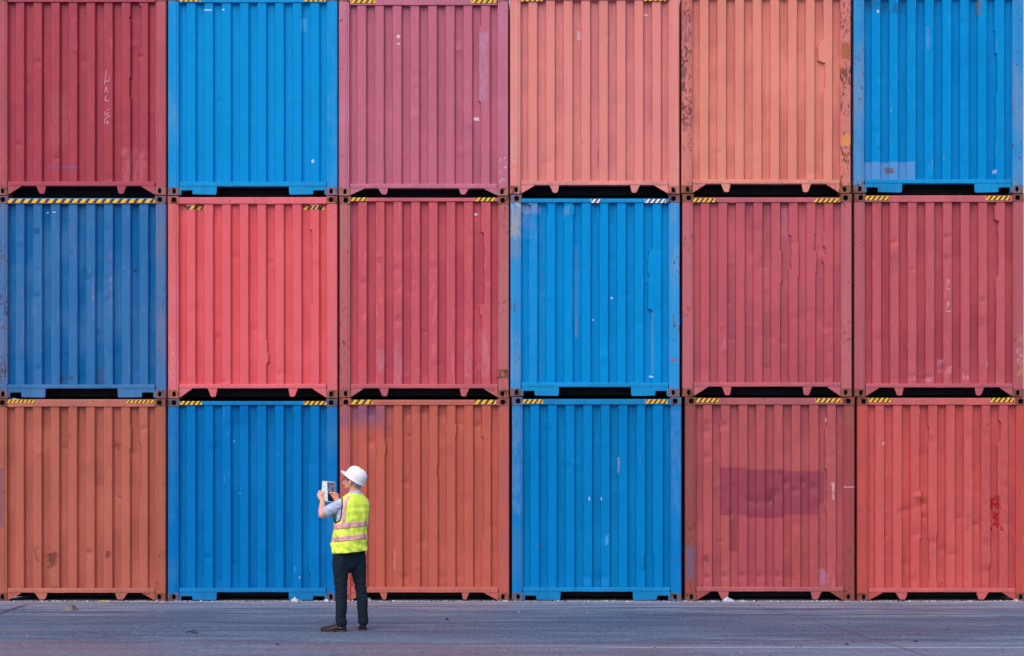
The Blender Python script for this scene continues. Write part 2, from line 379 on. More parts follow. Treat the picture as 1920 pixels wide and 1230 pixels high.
def make_container(col, row, cx, z0, h, spec):
    rnd = random.Random(col*31+row*7+5)
    seed = col*3+row*11+1
    root = empty('shipping_container', (cx, spec.get('dy', 0.0), z0))
    root.rotation_euler = (0, rnd.uniform(-0.0012, 0.0012) if row else 0, 0)
    tag(root, spec['label'], 'shipping container', 'shipping containers stacked three high')
    rgb = spec['rgb']; fade = spec.get('fade', scalec(rgb, 1.2)); post_rgb = spec.get('post', fade)
    def lx(px): return X(px)-cx
    def lz(py): return Z(py)-z0
    boxes = [(lx(b[0]), lz(b[3]), lx(b[2]), lz(b[1]), b[4], b[5], b[6] if len(b) > 6 else 0.006, b[7] if len(b) > 7 else 0.05) for b in spec.get('boxes', ())]
    pboxes = [(lx(b[0]), lz(b[3]), lx(b[2]), lz(b[1]), b[4], b[5], b[6] if len(b) > 6 else 0.01, b[7] if len(b) > 7 else 0.08) for b in spec.get('pboxes', ())]
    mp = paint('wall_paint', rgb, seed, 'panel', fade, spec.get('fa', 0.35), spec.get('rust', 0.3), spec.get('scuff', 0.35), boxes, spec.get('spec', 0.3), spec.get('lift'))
    mpost = paint('post_paint', post_rgb, seed+40, 'post', spec.get('pfade', scalec(post_rgb, 1.2)), 0.5, spec.get('prust', 0.6), 0.4, pboxes, spec.get('spec', 0.3))
    mrail = paint('rail_paint', spec.get('rail', rgb), seed+60, 'post', fade, 0.5, spec.get('rrust', 0.45), 0.4, (), spec.get('spec', 0.3))
    mcast = paint('casting_paint', spec.get('cast', (150, 98, 88)), seed+80, 'cast', RUST, 0.55, 1.25, 0.4)
    tr0, tr1 = spec.get('top', (2.5, 16))        # top rail: px below the container's top
    br0, br1 = spec.get('bot', (25.5, 17.5))     # bottom rail: px above the container's foot
    zt1 = h-tr0/PPM; zt0 = h-tr1/PPM; zb1 = br0/PPM; zb0 = br1/PPM
    # --- corrugated end wall
    pts = []                                     # (x, y, edge index or None)
    pts += [(-1.085, REC-0.010, None), (-1.040, REC-0.010, None), (-1.034, REC, None)]
    for k, (a, b, c, d_) in enumerate(EX):
        if k: 
            pa = EX[k-1][3]
            for q in (0.3, 0.5, 0.7): pts.append((pa+(a-pa)*q, REC, None))
        pts += [(a-0.004, REC, 2*k), (a+0.002, REC-0.005, 2*k), (b-0.002, PROUD+0.005, 2*k), (b+0.004, PROUD, 2*k)]
        for q in (0.28, 0.5, 0.72): pts.append((b+(c-b)*q, PROUD, None))
        pts += [(c-0.004, PROUD, 2*k+1), (c+0.002, PROUD+0.005, 2*k+1), (d_-0.002, REC-0.005, 2*k+1), (d_+0.004, REC, 2*k+1)]
    pts += [(1.034, REC, None), (1.040, REC-0.010, None), (1.085, REC-0.010, None)]
    jag = [(2*k+(0 if s == 'L' else 1), lz(y1), lz(y0), dx/PPM) for (k, s, y0, y1, dx) in spec.get('jag', ())]
    dents = [(lx(px), lz(py), r/PPM, dp) for (px, py, r, dp) in spec.get('dents', ())]
    for _ in range(spec.get('nd', 12)):
        dents.append((rnd.uniform(-1.0, 1.0), 0.25+2.3*rnd.random()**1.6, rnd.uniform(0.03, 0.10), rnd.choice((-1, 1, 1))*rnd.uniform(0.004, 0.011)))
    NZ = 150; za = zb1-0.03; zbt = zt0+0.03
    rows = []
    for i in range(NZ+1):
        z = za+(zbt-za)*i/NZ; rw = []
        sh = {}
        for (e, q0, q1, dx) in jag:
            r_ = 0.018; f = min(1, max(0, (z-q0)/r_+0.5))*min(1, max(0, (q1-z)/r_+0.5))
            f = f*f*(3-2*f)
            sh[e] = sh.get(e, 0)+dx*f*(0.85+0.3*mnoise.noise(Vector((z*9, e, seed))))
        for (x, y, e) in pts:
            xx = x
            if e is not None:
                xx += sh.get(e, 0)+0.0022*mnoise.noise(Vector((e*3.1, z*2.2, seed*1.7)))
            yy = y+0.0045*mnoise.noise(Vector((x*1.7, z*1.3, seed*2.3)))+0.0016*mnoise.noise(Vector((x*9, z*6, seed)))
            for (dx_, dz_, r, dp) in dents:
                q = ((x-dx_)**2+(z-dz_)**2)/(r*r)
                if q < 5: yy += dp*math.exp(-q)*(1+0.5*mnoise.noise(Vector((x*25, z*25, seed))))
            rw.append((xx, yy, z))
        rows.append(rw)
    mb = MB(); mb.grid(rows)
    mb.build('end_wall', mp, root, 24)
    # --- corner posts, a pressed channel with an inner lip
    for s in (-1, 1):
        mb = MB(); o0 = W/2-0.003; segs = 40
        prof = [(o0, 0.12), (o0, 0.014), (o0-0.010, 0.005), (o0-POST+0.034, 0.005), (o0-POST+0.028, 0.012), (o0-POST+0.006, 0.012), (o0-POST, 0.018), (o0-POST, 0.11)]
        rows = []
        for i in range(segs+1):
            z = CH+(h-2*CH)*i/segs
            w1 = 0.003*mnoise.noise(Vector((z*1.6, s*3, seed))); w2 = 0.0025*mnoise.noise(Vector((z*3, s*7, seed+5)))
            rows.append([(s*(p[0])+w2*(j > 2), p[1]+w1, z) for j, p in enumerate(prof)])
        mb.grid(rows); mb.build('corner_post', mpost, root, 28)
    # --- corner castings with real apertures
    def casting(s, top, zc0, zc1, name='corner_casting', xo=None, par=root):
        mb = MB(); x1 = W/2 if xo is None else xo; x0 = x1-CAST; xc = x0+0.072
        zc = (zc0+zc1)/2; rx, rz = (0.036, 0.038) if top else (0.026, 0.039)
        nseg = 24; hole = []; outer = []
        for i in range(nseg):
            a = 2*math.pi*i/nseg; ca, sa = math.cos(a), math.sin(a)
            px_ = abs(ca)**0.8*(1 if ca > 0 else -1); pz_ = abs(sa)**0.8*(1 if sa > 0 else -1)
            hole.append((xc+rx*px_, zc+rz*pz_))
            # project to the rectangle
            hx0, hx1, hz = xc-(x0+0.006), (x1-0.006)-xc, (zc1-zc0)/2-0.006
            t = min((hx1/ca if ca > 1e-6 else 1e9), (-hx0/ca if ca < -1e-6 else 1e9), abs(hz/sa) if abs(sa) > 1e-6 else 1e9)
            outer.append((xc+ca*t, zc+sa*t))
        # make sure the rectangle's corners are present
        for cxn, czn in ((x1-0.006, zc1-0.006), (x0+0.006, zc1-0.006), (x0+0.006, zc0+0.006), (x1-0.006, zc0+0.006)):
            j = min(range(nseg), key=lambda q: (outer[q][0]-cxn)**2+(outer[q][1]-czn)**2); outer[j] = (cxn, czn)
        def P3(l, y): return [(s*a if s < 0 else a, y, b) for a, b in l]
        f = 0.0
        fr = P3(outer, f); hr = P3(hole, f+0.0015); h2 = P3([(xc+(a-xc)*0.94, zc+(b-zc)*0.94) for a, b in hole], f+0.006)
        back = P3([(xc+(a-xc)*0.94, zc+(b-zc)*0.94) for a, b in hole], f+0.035)
        out2 = P3([(a+(0.006 if a > xc else -0.006) if abs(a-(x1-0.006)) < 1e-5 or abs(a-(x0+0.006)) < 1e-5 else a,
                    b+(0.006 if b > zc else -0.006) if abs(abs(b-zc)-((zc1-zc0)/2-0.006)) < 1e-5 else b) for a, b in outer], f+0.008)
        out3 = [(p[0], 0.17, p[2]) for p in out2]
        mb.grid([out3, out2, fr, hr, h2], True, 0); mb.grid([h2, back], True, 1)
        cen = P3([(xc, zc)], f+0.035)[0]
        mb.cap(back, 1)
        return mb.build(name, [mcast, M['hole']], par, 30)
    for s in (-1, 1):
        casting(s, False, 0.0, CH); casting(s, True, h-CH-0.004, h-0.004)
    if spec.get('extra_plate'):
        px, py = spec['extra_plate']; zc = lz(py)
        c = casting(1, False, zc-0.06, zc+0.06, 'lashing_plate', W/2-0.008)
        c.location = (0, -0.004, 0)
    # --- rails
    def rail(name, za_, zb_, y0, deep, lip, mat):
        mb = MB(); xa = W/2-CAST-0.001; ns = 70; rows = []
        prof = [(y0+deep, za_), (y0+0.004, za_), (y0, za_+0.004), (y0, zb_-lip-0.005), (y0+0.003, zb_-lip), (y0+0.003, zb_-0.004), (y0+0.007, zb_), (y0+deep, zb_)]
        for i in range(ns+1):
            x = -xa+2*xa*i/ns
            w1 = 0.0035*mnoise.noise(Vector((x*3.1, za_*5, seed)))+0.002*mnoise.noise(Vector((x*13, za_, seed)))
            w2 = 0.003*mnoise.noise(Vector((x*5.1, zb_*5, seed+9)))
            for (bx, bw, bd) in spec.get('lip', ()):
                if name == 'top_rail':
                    q = (x-lx(bx))/(bw/PPM)
                    if abs(q) < 3: w1 -= bd*math.exp(-q*q)
            rows.append([(x, p[0]+w2, p[1]+(w1 if j < 3 else 0)) for j, p in enumerate(prof)])
        mb.grid(rows)
        mb.cap(rows[0]); mb.cap(rows[-1])
        return mb.build(name, mat, root, 28)
    rail('top_rail', zt0, zt1, 0.008, 0.085, 0.012, mrail)
    rail('bottom_rail', zb0, zb1, 0.007, 0.085, 0.012, mrail)
    # --- fork pocket and twist brackets under the sill
    if spec.get('type', 'A') == 'A':
        w0, w1 = spec.get('lug', (73, 92)); zl = 3.0/PPM
        for s in (-1, 1):
            xi = W/2-CAST-0.001; gw = 25/PPM+rnd.uniform(-0.01, 0.01)
            mb = MB(); poly = [(s*xi, 0.022), (s*xi, zb0+0.001), (s*(xi-gw), zb0+0.001), (s*(xi-gw+0.008), zb0-0.012), (s*(xi-0.012), 0.018)]
            if s > 0: poly.reverse()
            mb.prism(poly, 0.012, 0.020); mb.build('gusset', mpost, root)
            a, b = W/2-w0/PPM, W/2-w1/PPM        # outer and inner x
            wd = a-b
            poly = [(s*a, zb0+0.001), (s*(a-wd*0.12), zb0-0.012), (s*(b+wd*0.62), zl+0.012), (s*(b+wd*0.52), zl), (s*(b+wd*0.22), zl), (s*(b+wd*0.12), zl+0.012), (s*b, zb0-0.02), (s*b, zb0+0.001)]
            if s < 0: poly.reverse()
            mb = MB(); mb.prism(poly, 0.013, 0.030); mb.build('support_lug', mrail, root)
    else:
        for s in (-1, 1):
            xi = W/2-CAST-0.001
            n0, n1, e = xi-3/PPM, xi-24/PPM, xi-70/PPM
            poly = [(s*xi, zb0+0.001), (s*xi, 0.015), (s*n0, 0.015), (s*n0, zb0-0.055), (s*n1, zb0-0.055), (s*(n1-0.008), 0.018), (s*(e+0.02), 0.012), (s*(e+0.004), 0.03), (s*e, zb0+0.001)]
            mb = MB(); mb.prism(poly if s > 0 else list(reversed(poly)), 0.012, 0.022); mb.build('fork_plate', mrail, root)
    # --- hazard tapes
    def tape(px0, px1, py0, py1, on_panel=False, period=9.3, ink='yellow', phase=0.0, first_rag=0.0):
        mb = MB(); x0, x1 = lx(px0), lx(px1); za_, zb_ = lz(py1), lz(py0)
        def yy(x): return (surf_y(x) if on_panel else 0.0065)
        def quad_band(xl0, xl1, xr0, xr1, off, mi):   # bottom-left, top-left, bottom-right, top-right
            n_ = max(1, int(abs(max(xr0, xr1)-min(xl0, xl1))/0.006)); rows = []
            for t in (0.0, 1.0):
                l = xl0+(xl1-xl0)*t; r = xr0+(xr1-xr0)*t; z_ = za_+(zb_-za_)*t
                rows.append([(l+(r-l)*i/n_, yy(l+(r-l)*i/n_)-off, z_) for i in range(n_+1)])
            mb.grid(rows, False, mi)
        quad_band(x0, x0, x1, x1, 0.0010, 0)
        p = period/PPM; sk = (zb_-za_)*0.75; x = x0-p+phase*p
        while x < x1:
            a, b = x, x+p*0.56
            c = [min(max(v, x0), x1) for v in (a, a+sk, b, b+sk)]
            if c[2]-c[0] > 0.002 or c[3]-c[1] > 0.002:
                if not (rnd.random() < spec.get('tape_wear', 0.0)):
                    quad_band(c[0], c[1], c[2], c[3], 0.0022, 1)
            x += p
        mb.build('hazard_tape', [M['black'], M['yellow' if ink == 'yellow' else 'white']], root)
    for t in spec.get('tapes', ()): tape(*t[:4], **(t[4] if len(t) > 4 else {}))
    # --- chalk and spray marks lying on the steel
    def strokes(name, lines, w, mat):
        mb = MB()
        for ln in lines:
            P = [Vector((lx(a), lz(b))) for a, b in ln]; D = [P[0]]
            for a, b in zip(P[:-1], P[1:]):
                n_ = max(1, int((b-a).length/0.012))
                for i in range(1, n_+1): D.append(a.lerp(b, i/n_))
            L_, R_ = [], []
            for i, p in enumerate(D):
                t = (D[min(i+1, len(D)-1)]-D[max(i-1, 0)]); t = t.normalized() if t.length > 0 else Vector((1, 0))
                nrm = Vector((-t.y, t.x))*(w/2)*(0.75+0.5*rnd.random())
                for lst, q in ((L_, p+nrm), (R_, p-nrm)): lst.append((q.x, surf_y(q.x)-0.003, q.y))
            mb.grid([L_, R_])
        return mb.build(name, mat, root)
    for (nm, ox, oy, sc, lines, w, mk) in spec.get('marks', ()):
        LN = [[(ox+a/sc, oy+b/sc) for a, b in ln] for ln in lines]; cl = []
        for ln in LN:                              # strokes that stand close together are one mark
            hit = [c for c in cl if any(math.hypot(p[0]-q[0], p[1]-q[1]) < 5.5 for l2 in c for p in l2 for q in ln)]
            new = [ln]+[l2 for c in hit for l2 in c]
            cl = [c for c in cl if c not in hit]+[new]
        for c in cl: strokes(nm, c, w, M[mk])
    # --- the rest of the box
    for s in (-1, 1):
        mb = MB(); rows = []
        ny = 176; xo = W/2-0.012
        for z in (0.16, h-0.07):
            rr = []
            for i in range(ny+1):
                y = 0.11+(DEEP-0.2)*i/ny; ph = i % 4
                rr.append((s*(xo-(0.034 if ph in (2, 3) else 0.0)), y, z))
            rows.append(rr)
        mb.grid(rows); mb.box((s*xo-0.03 if s > 0 else -xo-0.004, 0.10, 0.04), (xo+0.004 if s > 0 else -xo+0.03, DEEP-0.1, 0.16))
        mb.box((s*xo-0.05 if s > 0 else -xo-0.004, 0.10, h-0.075), (xo+0.004 if s > 0 else -xo+0.05, DEEP-0.1, h-0.012))
        mb.build('side_wall', mp, root)
    mb = MB(); rr0, rr1 = [], []
    for i in range(120):
        y = 0.10+(DEEP-0.2)*i/119; z = h-0.02-(0.014 if i % 4 in (2, 3) else 0)
        rr0.append((-W/2+0.03, y, z)); rr1.append((W/2-0.03, y, z))
    mb.grid([rr0, rr1]); mb.build('roof', M['roof'], root)
    mb = MB(); mb.box((-W/2+0.05, 0.095, 0.150), (W/2-0.05, DEEP-0.1, 0.17))
    for i in range(30): mb.box((-W/2+0.045, 0.30+i*0.4, 0.045), (W/2-0.045, 0.345+i*0.4, 0.148))
    mb.build('underframe', M['dark'], root)
    mb = MB(); mb.box((-W/2+0.004, DEEP-0.09, 0.04), (W/2-0.004, DEEP, h-0.01)); mb.build('rear_wall', mp, root)
    return root
CAL = {(2, 0): ((171.1, 56.9, 71.4), (157.1, 44.8, 66.7)), (2, 1): ((0, 144.8, 214.3), (0, 143.0, 208.4)), (2, 2): ((193.1, 100.3, 122.5), (172.2, 85.7, 108.7)), (2, 3): ((230.2, 137.1, 125.6), (198.7, 112.9, 113.1)), (2, 4): ((229.1, 140.0, 119.5), (198.6, 109.1, 95.9)), (2, 5): ((0.2, 144.9, 212.3), (0, 121.2, 186.5)), (1, 0): ((59.9, 118.1, 173.2), (11.1, 94.5, 154.3)), (1, 1): ((229.0, 98.3, 107.5), (212.1, 76.4, 82.6)), (1, 2): ((202.1, 87.3, 95.7), (173.1, 60.4, 78.5)), (1, 3): ((0, 143.9, 213.3), (0, 130.1, 194.2)), (1, 4): ((193.1, 82.7, 93.1), (164.4, 75.0, 88.0)), (1, 5): ((198.3, 92.1, 100.3), (160.1, 59.1, 70.9)), (0, 0): ((188.0, 100.1, 81.8), (163.0, 81.5, 66.5)), (0, 1): ((0, 121.3, 193.0), (0, 107.5, 171.8)), (0, 2): ((193.0, 93.2, 76.1), (178.0, 84.2, 71.0)), (0, 3): ((0, 129.1, 199.8), (0, 115.3, 173.8)), (0, 4): ((182, 84, 84), (158, 72, 80)), (0, 5): ((205.1, 91.1, 88.4), (185.0, 74.5, 72.9))}   # (proud rib, recess) per container; recess shade and lower tiers' dimmer light painted in
GAPS = [[-9, 312, 635, 956.5, 1281, 1606, 1927], [-8, 312, 635, 955, 1276, 1601, 1922], [-8, 312, 635.5, 954.5, 1274, 1599, 1920]]
B1 = [747, 747, 746, 744, 744, 744.5]
B2 = [366, 366.5, 367.5, 364, 363, 362.5]

HAL = [[(268,110),(262,200),(235,360)], [(325,215),(310,310)], [(250,300),(305,295)], [(240,500),(270,395),(292,495)], [(248,460),(290,455)],
       [(262,555),(245,620),(270,650),(315,645)], [(250,835),(243,920)],
       [(320,790),(285,820),(305,860),(300,915),(278,900),(300,850),(280,800)], [(345,910),(250,965),(232,1060)], [(285,1000),(270,1040),(290,1058),(305,1035),(285,1000)]]
NE_ = [[(330,280),(340,330),(370,350),(375,375),(340,375),(300,355)], [(375,290),(370,360)], [(310,440),(355,412)], [(310,490),(340,520),(385,515),(415,495)]]
NE_ = NE_+[[(a, b+510) for a, b in l] for l in NE_]
C68 = [[(640,400),(590,430),(575,480),(600,505),(630,480)], [(660,400),(685,440)], [(690,540),(650,570),(650,600),(690,600),(710,560)],
       [(650,665),(620,655),(590,690),(610,720),(650,740),(635,770)], [(690,690),(705,720)]]
S11 = [[(165,180),(175,240),(190,300)], [(220,150),(205,230)], [(245,270),(215,320),(235,400)],
       [(200,430),(250,450),(210,520),(280,520),(220,570),(250,600),(205,640),(245,700),(200,780),(240,790)], [(160,880),(190,940),(230,860),(270,900)], [(165,1000),(200,960),(265,1010)]]
S23 = [[(290,440),(310,470),(295,560),(310,620),(300,700),(330,740),(350,700),(390,740),(440,750)], [(345,800),(350,720)], [(370,600),(400,640),(420,600)], [(330,280),(380,270),(350,310),(390,320)], [(320,860),(360,900),(330,960),(370,1000)]]
S22 = [[(150,880),(185,840),(190,880)], [(70,930),(100,960)], [(80,1120),(140,1080),(170,1110)], [(75,1160),(100,1110)], [(80,740),(85,690)], [(155,690),(180,660)]]
SPRAY = [[(1861,953.5),(1861,936),(1869,934.5),(1875,939),(1873,944),(1863,945.5)], [(1868,946),(1876,953.5)],
         [(1863,961),(1872,963),(1865,970),(1874,975)], [(1858,996),(1869,979),(1881,996)], [(1863,990),(1876,990)], [(1862,995.5),(1879,995.5)]]
SNAKE = [(90, 80, 140)]
DECK = {
 (2,0): dict(label='faded maroon container on the top tier with HAL chalked on a rib', rgb=(158,62,80), fade=(190,100,125), post=(168,92,98), rust=0.25, scuff=0.5,
    top=(-1,18), bot=(26,17.5), cast=(160,100,95),
    boxes=[(88,309,150,314,(110,90,150),0.5,0.01,0.08), (88,175,122,275,(196,130,120),0.16,0.03,0.25), (228,275,272,340,(200,120,130),0.35,0.02,0.2)],
    jag=[(6,'R',145,182,-2), (7,'L',10,90,4), (6,'R',30,36,-2)], dents=[(70,115,6,0.012), (230,290,8,-0.012), (265,285,7,0.01), (33,270,6,0.01), (262,105,4,0.02)],
    marks=[('chalk_writing', 170, 120, 9.47, HAL, 0.009, 'chalk')]),
 (2,1): dict(label='clean bright blue container on the top tier between two maroon ones', rgb=(0,144,214), fade=(0,150,220), fa=0.12, spec=0.12, lift=(0,162,232), post=(20,146,212), prust=0.35, pfade=(110,165,215), rust=0.12, scuff=0.06, type='B',
    top=(-1,18.5), bot=(25.5,17), cast=(130,105,125), nd=6,
    tapes=[(336,376,-6,2.6), (570,610,-6,2.6)],
    boxes=[(382,16.5,396,19,(225,235,245),0.72,0.002,0.0), (416,16,420,18.5,(225,235,245),0.8,0.002,0.0), (564,32,573,57,(70,165,225),0.8,0.01,0.03), (574,300,590,318,(30,150,225),0.5,0.01,0.1), (584,298,588,304,(230,235,240),0.7,0.004,0.05)],
    jag=[(7,'L',18,85,0.5)]),
 (2,2): dict(sx=-1.0, label='pinkish burgundy container on the top tier right of the clean blue one', rgb=(186,92,114), fade=(200,132,160), fa=0.3, post=(184,104,128), pfade=(200,130,160), rust=0.1, scuff=0.3,
    top=(-1.5,22.5), bot=(23,14.5), cast=(165,105,100), nd=6,
    tapes=[(657,704,-7,6,dict(period=10.5)), (882.6,929,-7,6,dict(period=10.5))],
    boxes=[(887,218,897,224,(235,225,235),0.72,0.005,0.05), (744,65,750,71,(230,225,235),0.7,0.005,0.05), (745,80,749,83,(230,225,235),0.7,0.004,0.05), (897,60,914,190,(190,140,172),0.6,0.02,0.1), (862,228,896,258,(150,80,110),0.5,0.01,0.2)],
    jag=[(7,'L',50,190,-5), (7,'L',190,350,0)],
    marks=[('chalk_writing', 930, 230, 10.25, S22, 0.007, 'white')]),
 (2,3): dict(sx=0.8, label='pale salmon pink container on the top tier with scribbles on its left post', rgb=(214,118,116), fade=(200,142,158), fa=0.3, post=(218,124,122), pfade=(232,160,140), rust=0.08, scuff=0.1, prust=0.2,
    top=(-1.5,16), bot=(25,17), cast=(196,118,110), nd=5,
    tapes=[(976,1017,-6,2.2), (1207,1248,-6,1.6)],
    boxes=[(1207,24,1209.5,27,(250,245,248),0.72,0.002,0.0), (1211,24,1214,27,(250,245,248),0.72,0.002,0.0), (1081,56,1088,72,(210,165,185),0.8,0.01,0.08), (1121,278,1122.3,312,(150,60,60),0.8,0.003,0.01), (1215,70,1224,230,(180,92,100),0.35,0.02,0.08)],
    marks=[('chalk_writing', 930, 230, 10.25, S23, 0.007, 'chalk')]),
 (2,4): dict(label='salmon orange container on the top tier with dark rust on its left post', rgb=(218,114,96), fade=(224,138,122), fa=0.4, post=(205,112,100), pfade=(190,110,120), rust=0.15, prust=1.25, scuff=0.1,
    top=(-2,13), bot=(26,18.5), cast=(150,90,62), nd=5,
    boxes=[(1290,338,1300,346,(95,55,50),0.7,0.01,0.2)],
    pboxes=[(1577,80,1594,112,(160,82,34),0.85,0.01,0.12), (1577,252,1596,272,(226,152,66),0.7,0.008,0.06), (1276,26,1295,76,(110,50,80),0.7,0.01,0.5), (1276,120,1284,170,(92,60,60),0.8,0.02,0.35), (1275,0,1296,22,(165,80,60),0.6,0.02,0.2)],
    jag=[(7,'L',76,115,-11), (7,'L',115,167,4)], rrust=0.9),
 (2,5): dict(label='weathered blue container at the right end of the top tier', rgb=(0,136,205), fade=(60,150,212), fa=0.15, spec=0.15, lift=(0,152,224), post=(84,140,196), pfade=(140,150,170), prust=0.9, rust=0.35, scuff=0.3, type='B',
    top=(-2,13.5), bot=(26,18.5), cast=(128,112,125), rrust=0.7, nd=10,
    boxes=[(1598,303,1716,336,(104,152,208),0.75,0.004,0.0), (1617,0,1650,18,(40,84,120),0.7,0.03,0.3), (1655,0,1700,24,(30,72,112),0.6,0.03,0.35), (1660,315,1676,326,(110,80,80),0.8,0.005,0.2), (1864,318,1870,324,(210,215,220),0.7,0.004,0.1), (1645,18,1648,23,(230,240,250),0.7,0.004,0.05), (1738,50,1742,92,(140,130,180),0.4,0.01,0.06), (1832,0,1840,26,(96,110,120),0.8,0.01,0.1)],
    jag=[(7,'L',0,57,-2.5), (7,'L',100,175,4), (7,'L',175,240,1.5)]),
 (1,0): dict(label='dull steel blue container with a full width hazard stripe along its top', rgb=(36,96,156), fade=(76,128,186), fa=0.35, spec=0.2, lift=(70,124,186), post=(84,118,165), pfade=(140,120,130), prust=1.0, rust=0.4, scuff=0.3, type='B',
    top=(5,16), bot=(26,18.5), cast=(120,96,110), nd=16, rail=(74,104,160),
    tapes=[(12,290,372.5,380,dict(period=15.2))], tape_wear=0.0,
    boxes=[(62,427,73,438,(30,76,128),0.8,0.012,0.0), (249,504,254,508,(22,30,50),0.7,0.004,0.05), (84,396,88,398,(225,230,240),0.7,0.003,0.0), (97,396,103,398,(225,230,240),0.7,0.003,0.0), (110,706,118,713,(80,60,60),0.8,0.005,0.1), (129,706,135,712,(90,70,70),0.8,0.005,0.1), (178,690,190,716,(96,70,80),0.6,0.01,0.3), (172,510,174,600,(190,120,140),0.35,0.003,0.1), (205,470,207,590,(190,120,140),0.35,0.003,0.1), (39,540,42,650,(150,110,150),0.3,0.004,0.12), (58,560,60,590,(190,110,130),0.5,0.003,0.1), (127,415,137,470,(110,110,170),0.3,0.01,0.2)],
    dents=[(70,555,6,0.014), (165,520,7,0.012), (205,560,6,0.014), (200,520,6,0.01), (182,625,5,0.014), (70,690,6,0.014), (132,478,6,0.01), (200,430,9,0.008)]),
 (1,1): dict(label='vivid coral red container in the middle tier, brightest red of all', rgb=(204,66,76), fade=(222,112,124), fa=0.3, post=(214,98,100), pfade=(220,120,140), prust=0.45, rust=0.1, scuff=0.2, tape_wear=0.0,
    top=(3,15.5), bot=(27,19), cast=(172,92,74), nd=7,
    tapes=[(342.7,382.7,385,392,dict(on_panel=True, period=11.5)), (566.7,608,385,392,dict(on_panel=True, period=11.5))],
    pboxes=[(322,384,330,460,(190,90,66),0.6,0.02,0.15)], lip=[(415,8,0.006), (508,8,0.006)],
    jag=[(7,'L',430,460,4), (7,'L',460,570,7), (4,'R',640,662,2), (4,'R',662,680,4)], dents=[(408,632,7,0.010), (506,490,5,0.01), (418,715,6,0.012)],
    marks=[('chalk_writing', 300, 610, 10.24, S11, 0.008, 'chalk_y')]),
 (1,2): dict(label='scuffed maroon container in the middle tier with an extra plate on its right post', rgb=(176,58,76), fade=(188,104,118), fa=0.25, post=(168,98,98), pfade=(176,116,116), prust=0.7, rust=0.35, scuff=0.6,
    top=(3,10), bot=(26,18), cast=(150,88,74), nd=14, extra_plate=(0,700), tape_wear=0.12,
    tapes=[(656.7,687,370,376.7), (891,929,370,376.7)],
    boxes=[(888,398,894,402,(240,232,235),0.72,0.004,0.0), (888,408,896,413,(214,90,100),0.8,0.006,0.0), (707,655,721,694,(190,124,140),0.7,0.01,0.25), (738,640,752,718,(196,120,140),0.6,0.01,0.25), (899,618,915,705,(196,124,140),0.55,0.01,0.25), (871,650,883,706,(196,124,140),0.5,0.01,0.25), (655,380,660,440,(150,110,170),0.5,0.01,0.1), (638,378,656,420,(150,96,86),0.5,0.03,0.3), (674,674,682,684,(226,70,66),0.7,0.008,0.05)],
    jag=[(7,'L',378,435,-1), (7,'L',435,570,5.5), (7,'L',572,592,-3.5)], dents=[(742,505,8,0.01), (745,600,9,0.012), (812,500,7,0.009), (680,530,8,0.01)]),
 (1,3): dict(label='bright blue container in the middle tier with white edge tapes and rusty top corner', rgb=(0,142,214), fade=(40,146,212), fa=0.2, spec=0.12, lift=(0,160,232), post=(84,150,212), pfade=(140,158,180), prust=0.7, rust=0.25, scuff=0.15, type='B', rrust=0.7,
    top=(8,15.5), bot=(26.5,18.5), cast=(120,100,118), nd=9, tape_wear=0.1,
    tapes=[(1107.7,1125.7,372.7,380,dict(ink='white')), (1209,1248,372.7,380,dict(ink='white'))],
    boxes=[(975,378,1012,402,(120,146,190),0.85,0.01,0.3), (975,400,1004,445,(84,138,200),0.7,0.02,0.35), (1057,384,1067,405,(140,152,200),0.7,0.01,0.15), (1012,400,1020,715,(60,120,185),0.35,0.012,0.1), (991,430,1007,715,(70,145,215),0.35,0.02,0.3), (1078,590,1082,632,(130,130,170),0.6,0.01,0.05), (1145,556,1149,559,(240,245,250),0.72,0.003,0.0), (1111,597,1113,600,(240,245,250),0.72,0.003,0.0), (1217,704,1225,707,(225,235,245),0.7,0.003,0.05), (1222,580,1225,700,(110,160,220),0.8,0.004,0.02), (1074,460,1084,590,(70,130,195),0.5,0.01,0.05)],
    pboxes=[(955,382,977,446,(214,202,186),0.65,0.01,0.6), (957,390,977,480,(150,120,110),0.5,0.02,0.4), (1262,585,1264,610,(110,90,100),0.8,0.01,0.1), (1260,672,1270,680,(140,90,90),0.8,0.01,0.2)],
    jag=[(7,'L',378,468,0.5), (7,'L',468,580,-9), (7,'L',580,705,1.5), (0,'L',384,406,8), (1,'L',384,402,3), (2,'R',384,402,3), (4,'L',384,402,2)]),
 (1,4): dict(label='glossy burgundy container in the middle tier with wavy buckled ribs on its right half', rgb=(172,66,84), fade=(190,100,122), fa=0.45, post=(190,108,118), pfade=(176,104,112), prust=0.75, rust=0.25, scuff=0.3,
    top=(7,16), bot=(27,19), cast=(140,82,62), nd=18, lip=[(1373,8,0.01), (1567,6,0.008)],
    tapes=[(1297,1342.7,371.7,379), (1525,1572.7,371.7,379)],
    pboxes=[(1278,592,1282,608,(50,110,190),0.7,0.004,0.02), (1275,400,1279,520,(80,50,56),0.7,0.01,0.1)],
    boxes=[(1466,380,1480,460,(200,120,150),0.4,0.03,0.3), (1450,575,1575,722,(168,54,66),0.35,0.03,0.1)],  # pinkish patch near the top is a painted sheen
    jag=[(6,'R',438,470,-2), (6,'R',470,510,2.5), (5,'R',455,520,2), (7,'L',436,462,-2), (7,'L',462,478,3), (7,'L',478,492,-3), (5,'L',440,505,5), (4,'R',470,530,3)],
    dents=[(1430,495,12,0.014), (1361,655,6,-0.012), (1475,385,7,0.014), (1485,455,10,0.012), (1467,643,6,0.012), (1440,690,8,0.012), (1552,708,6,0.01), (1424,430,10,0.01), (1533,470,8,0.012)]),
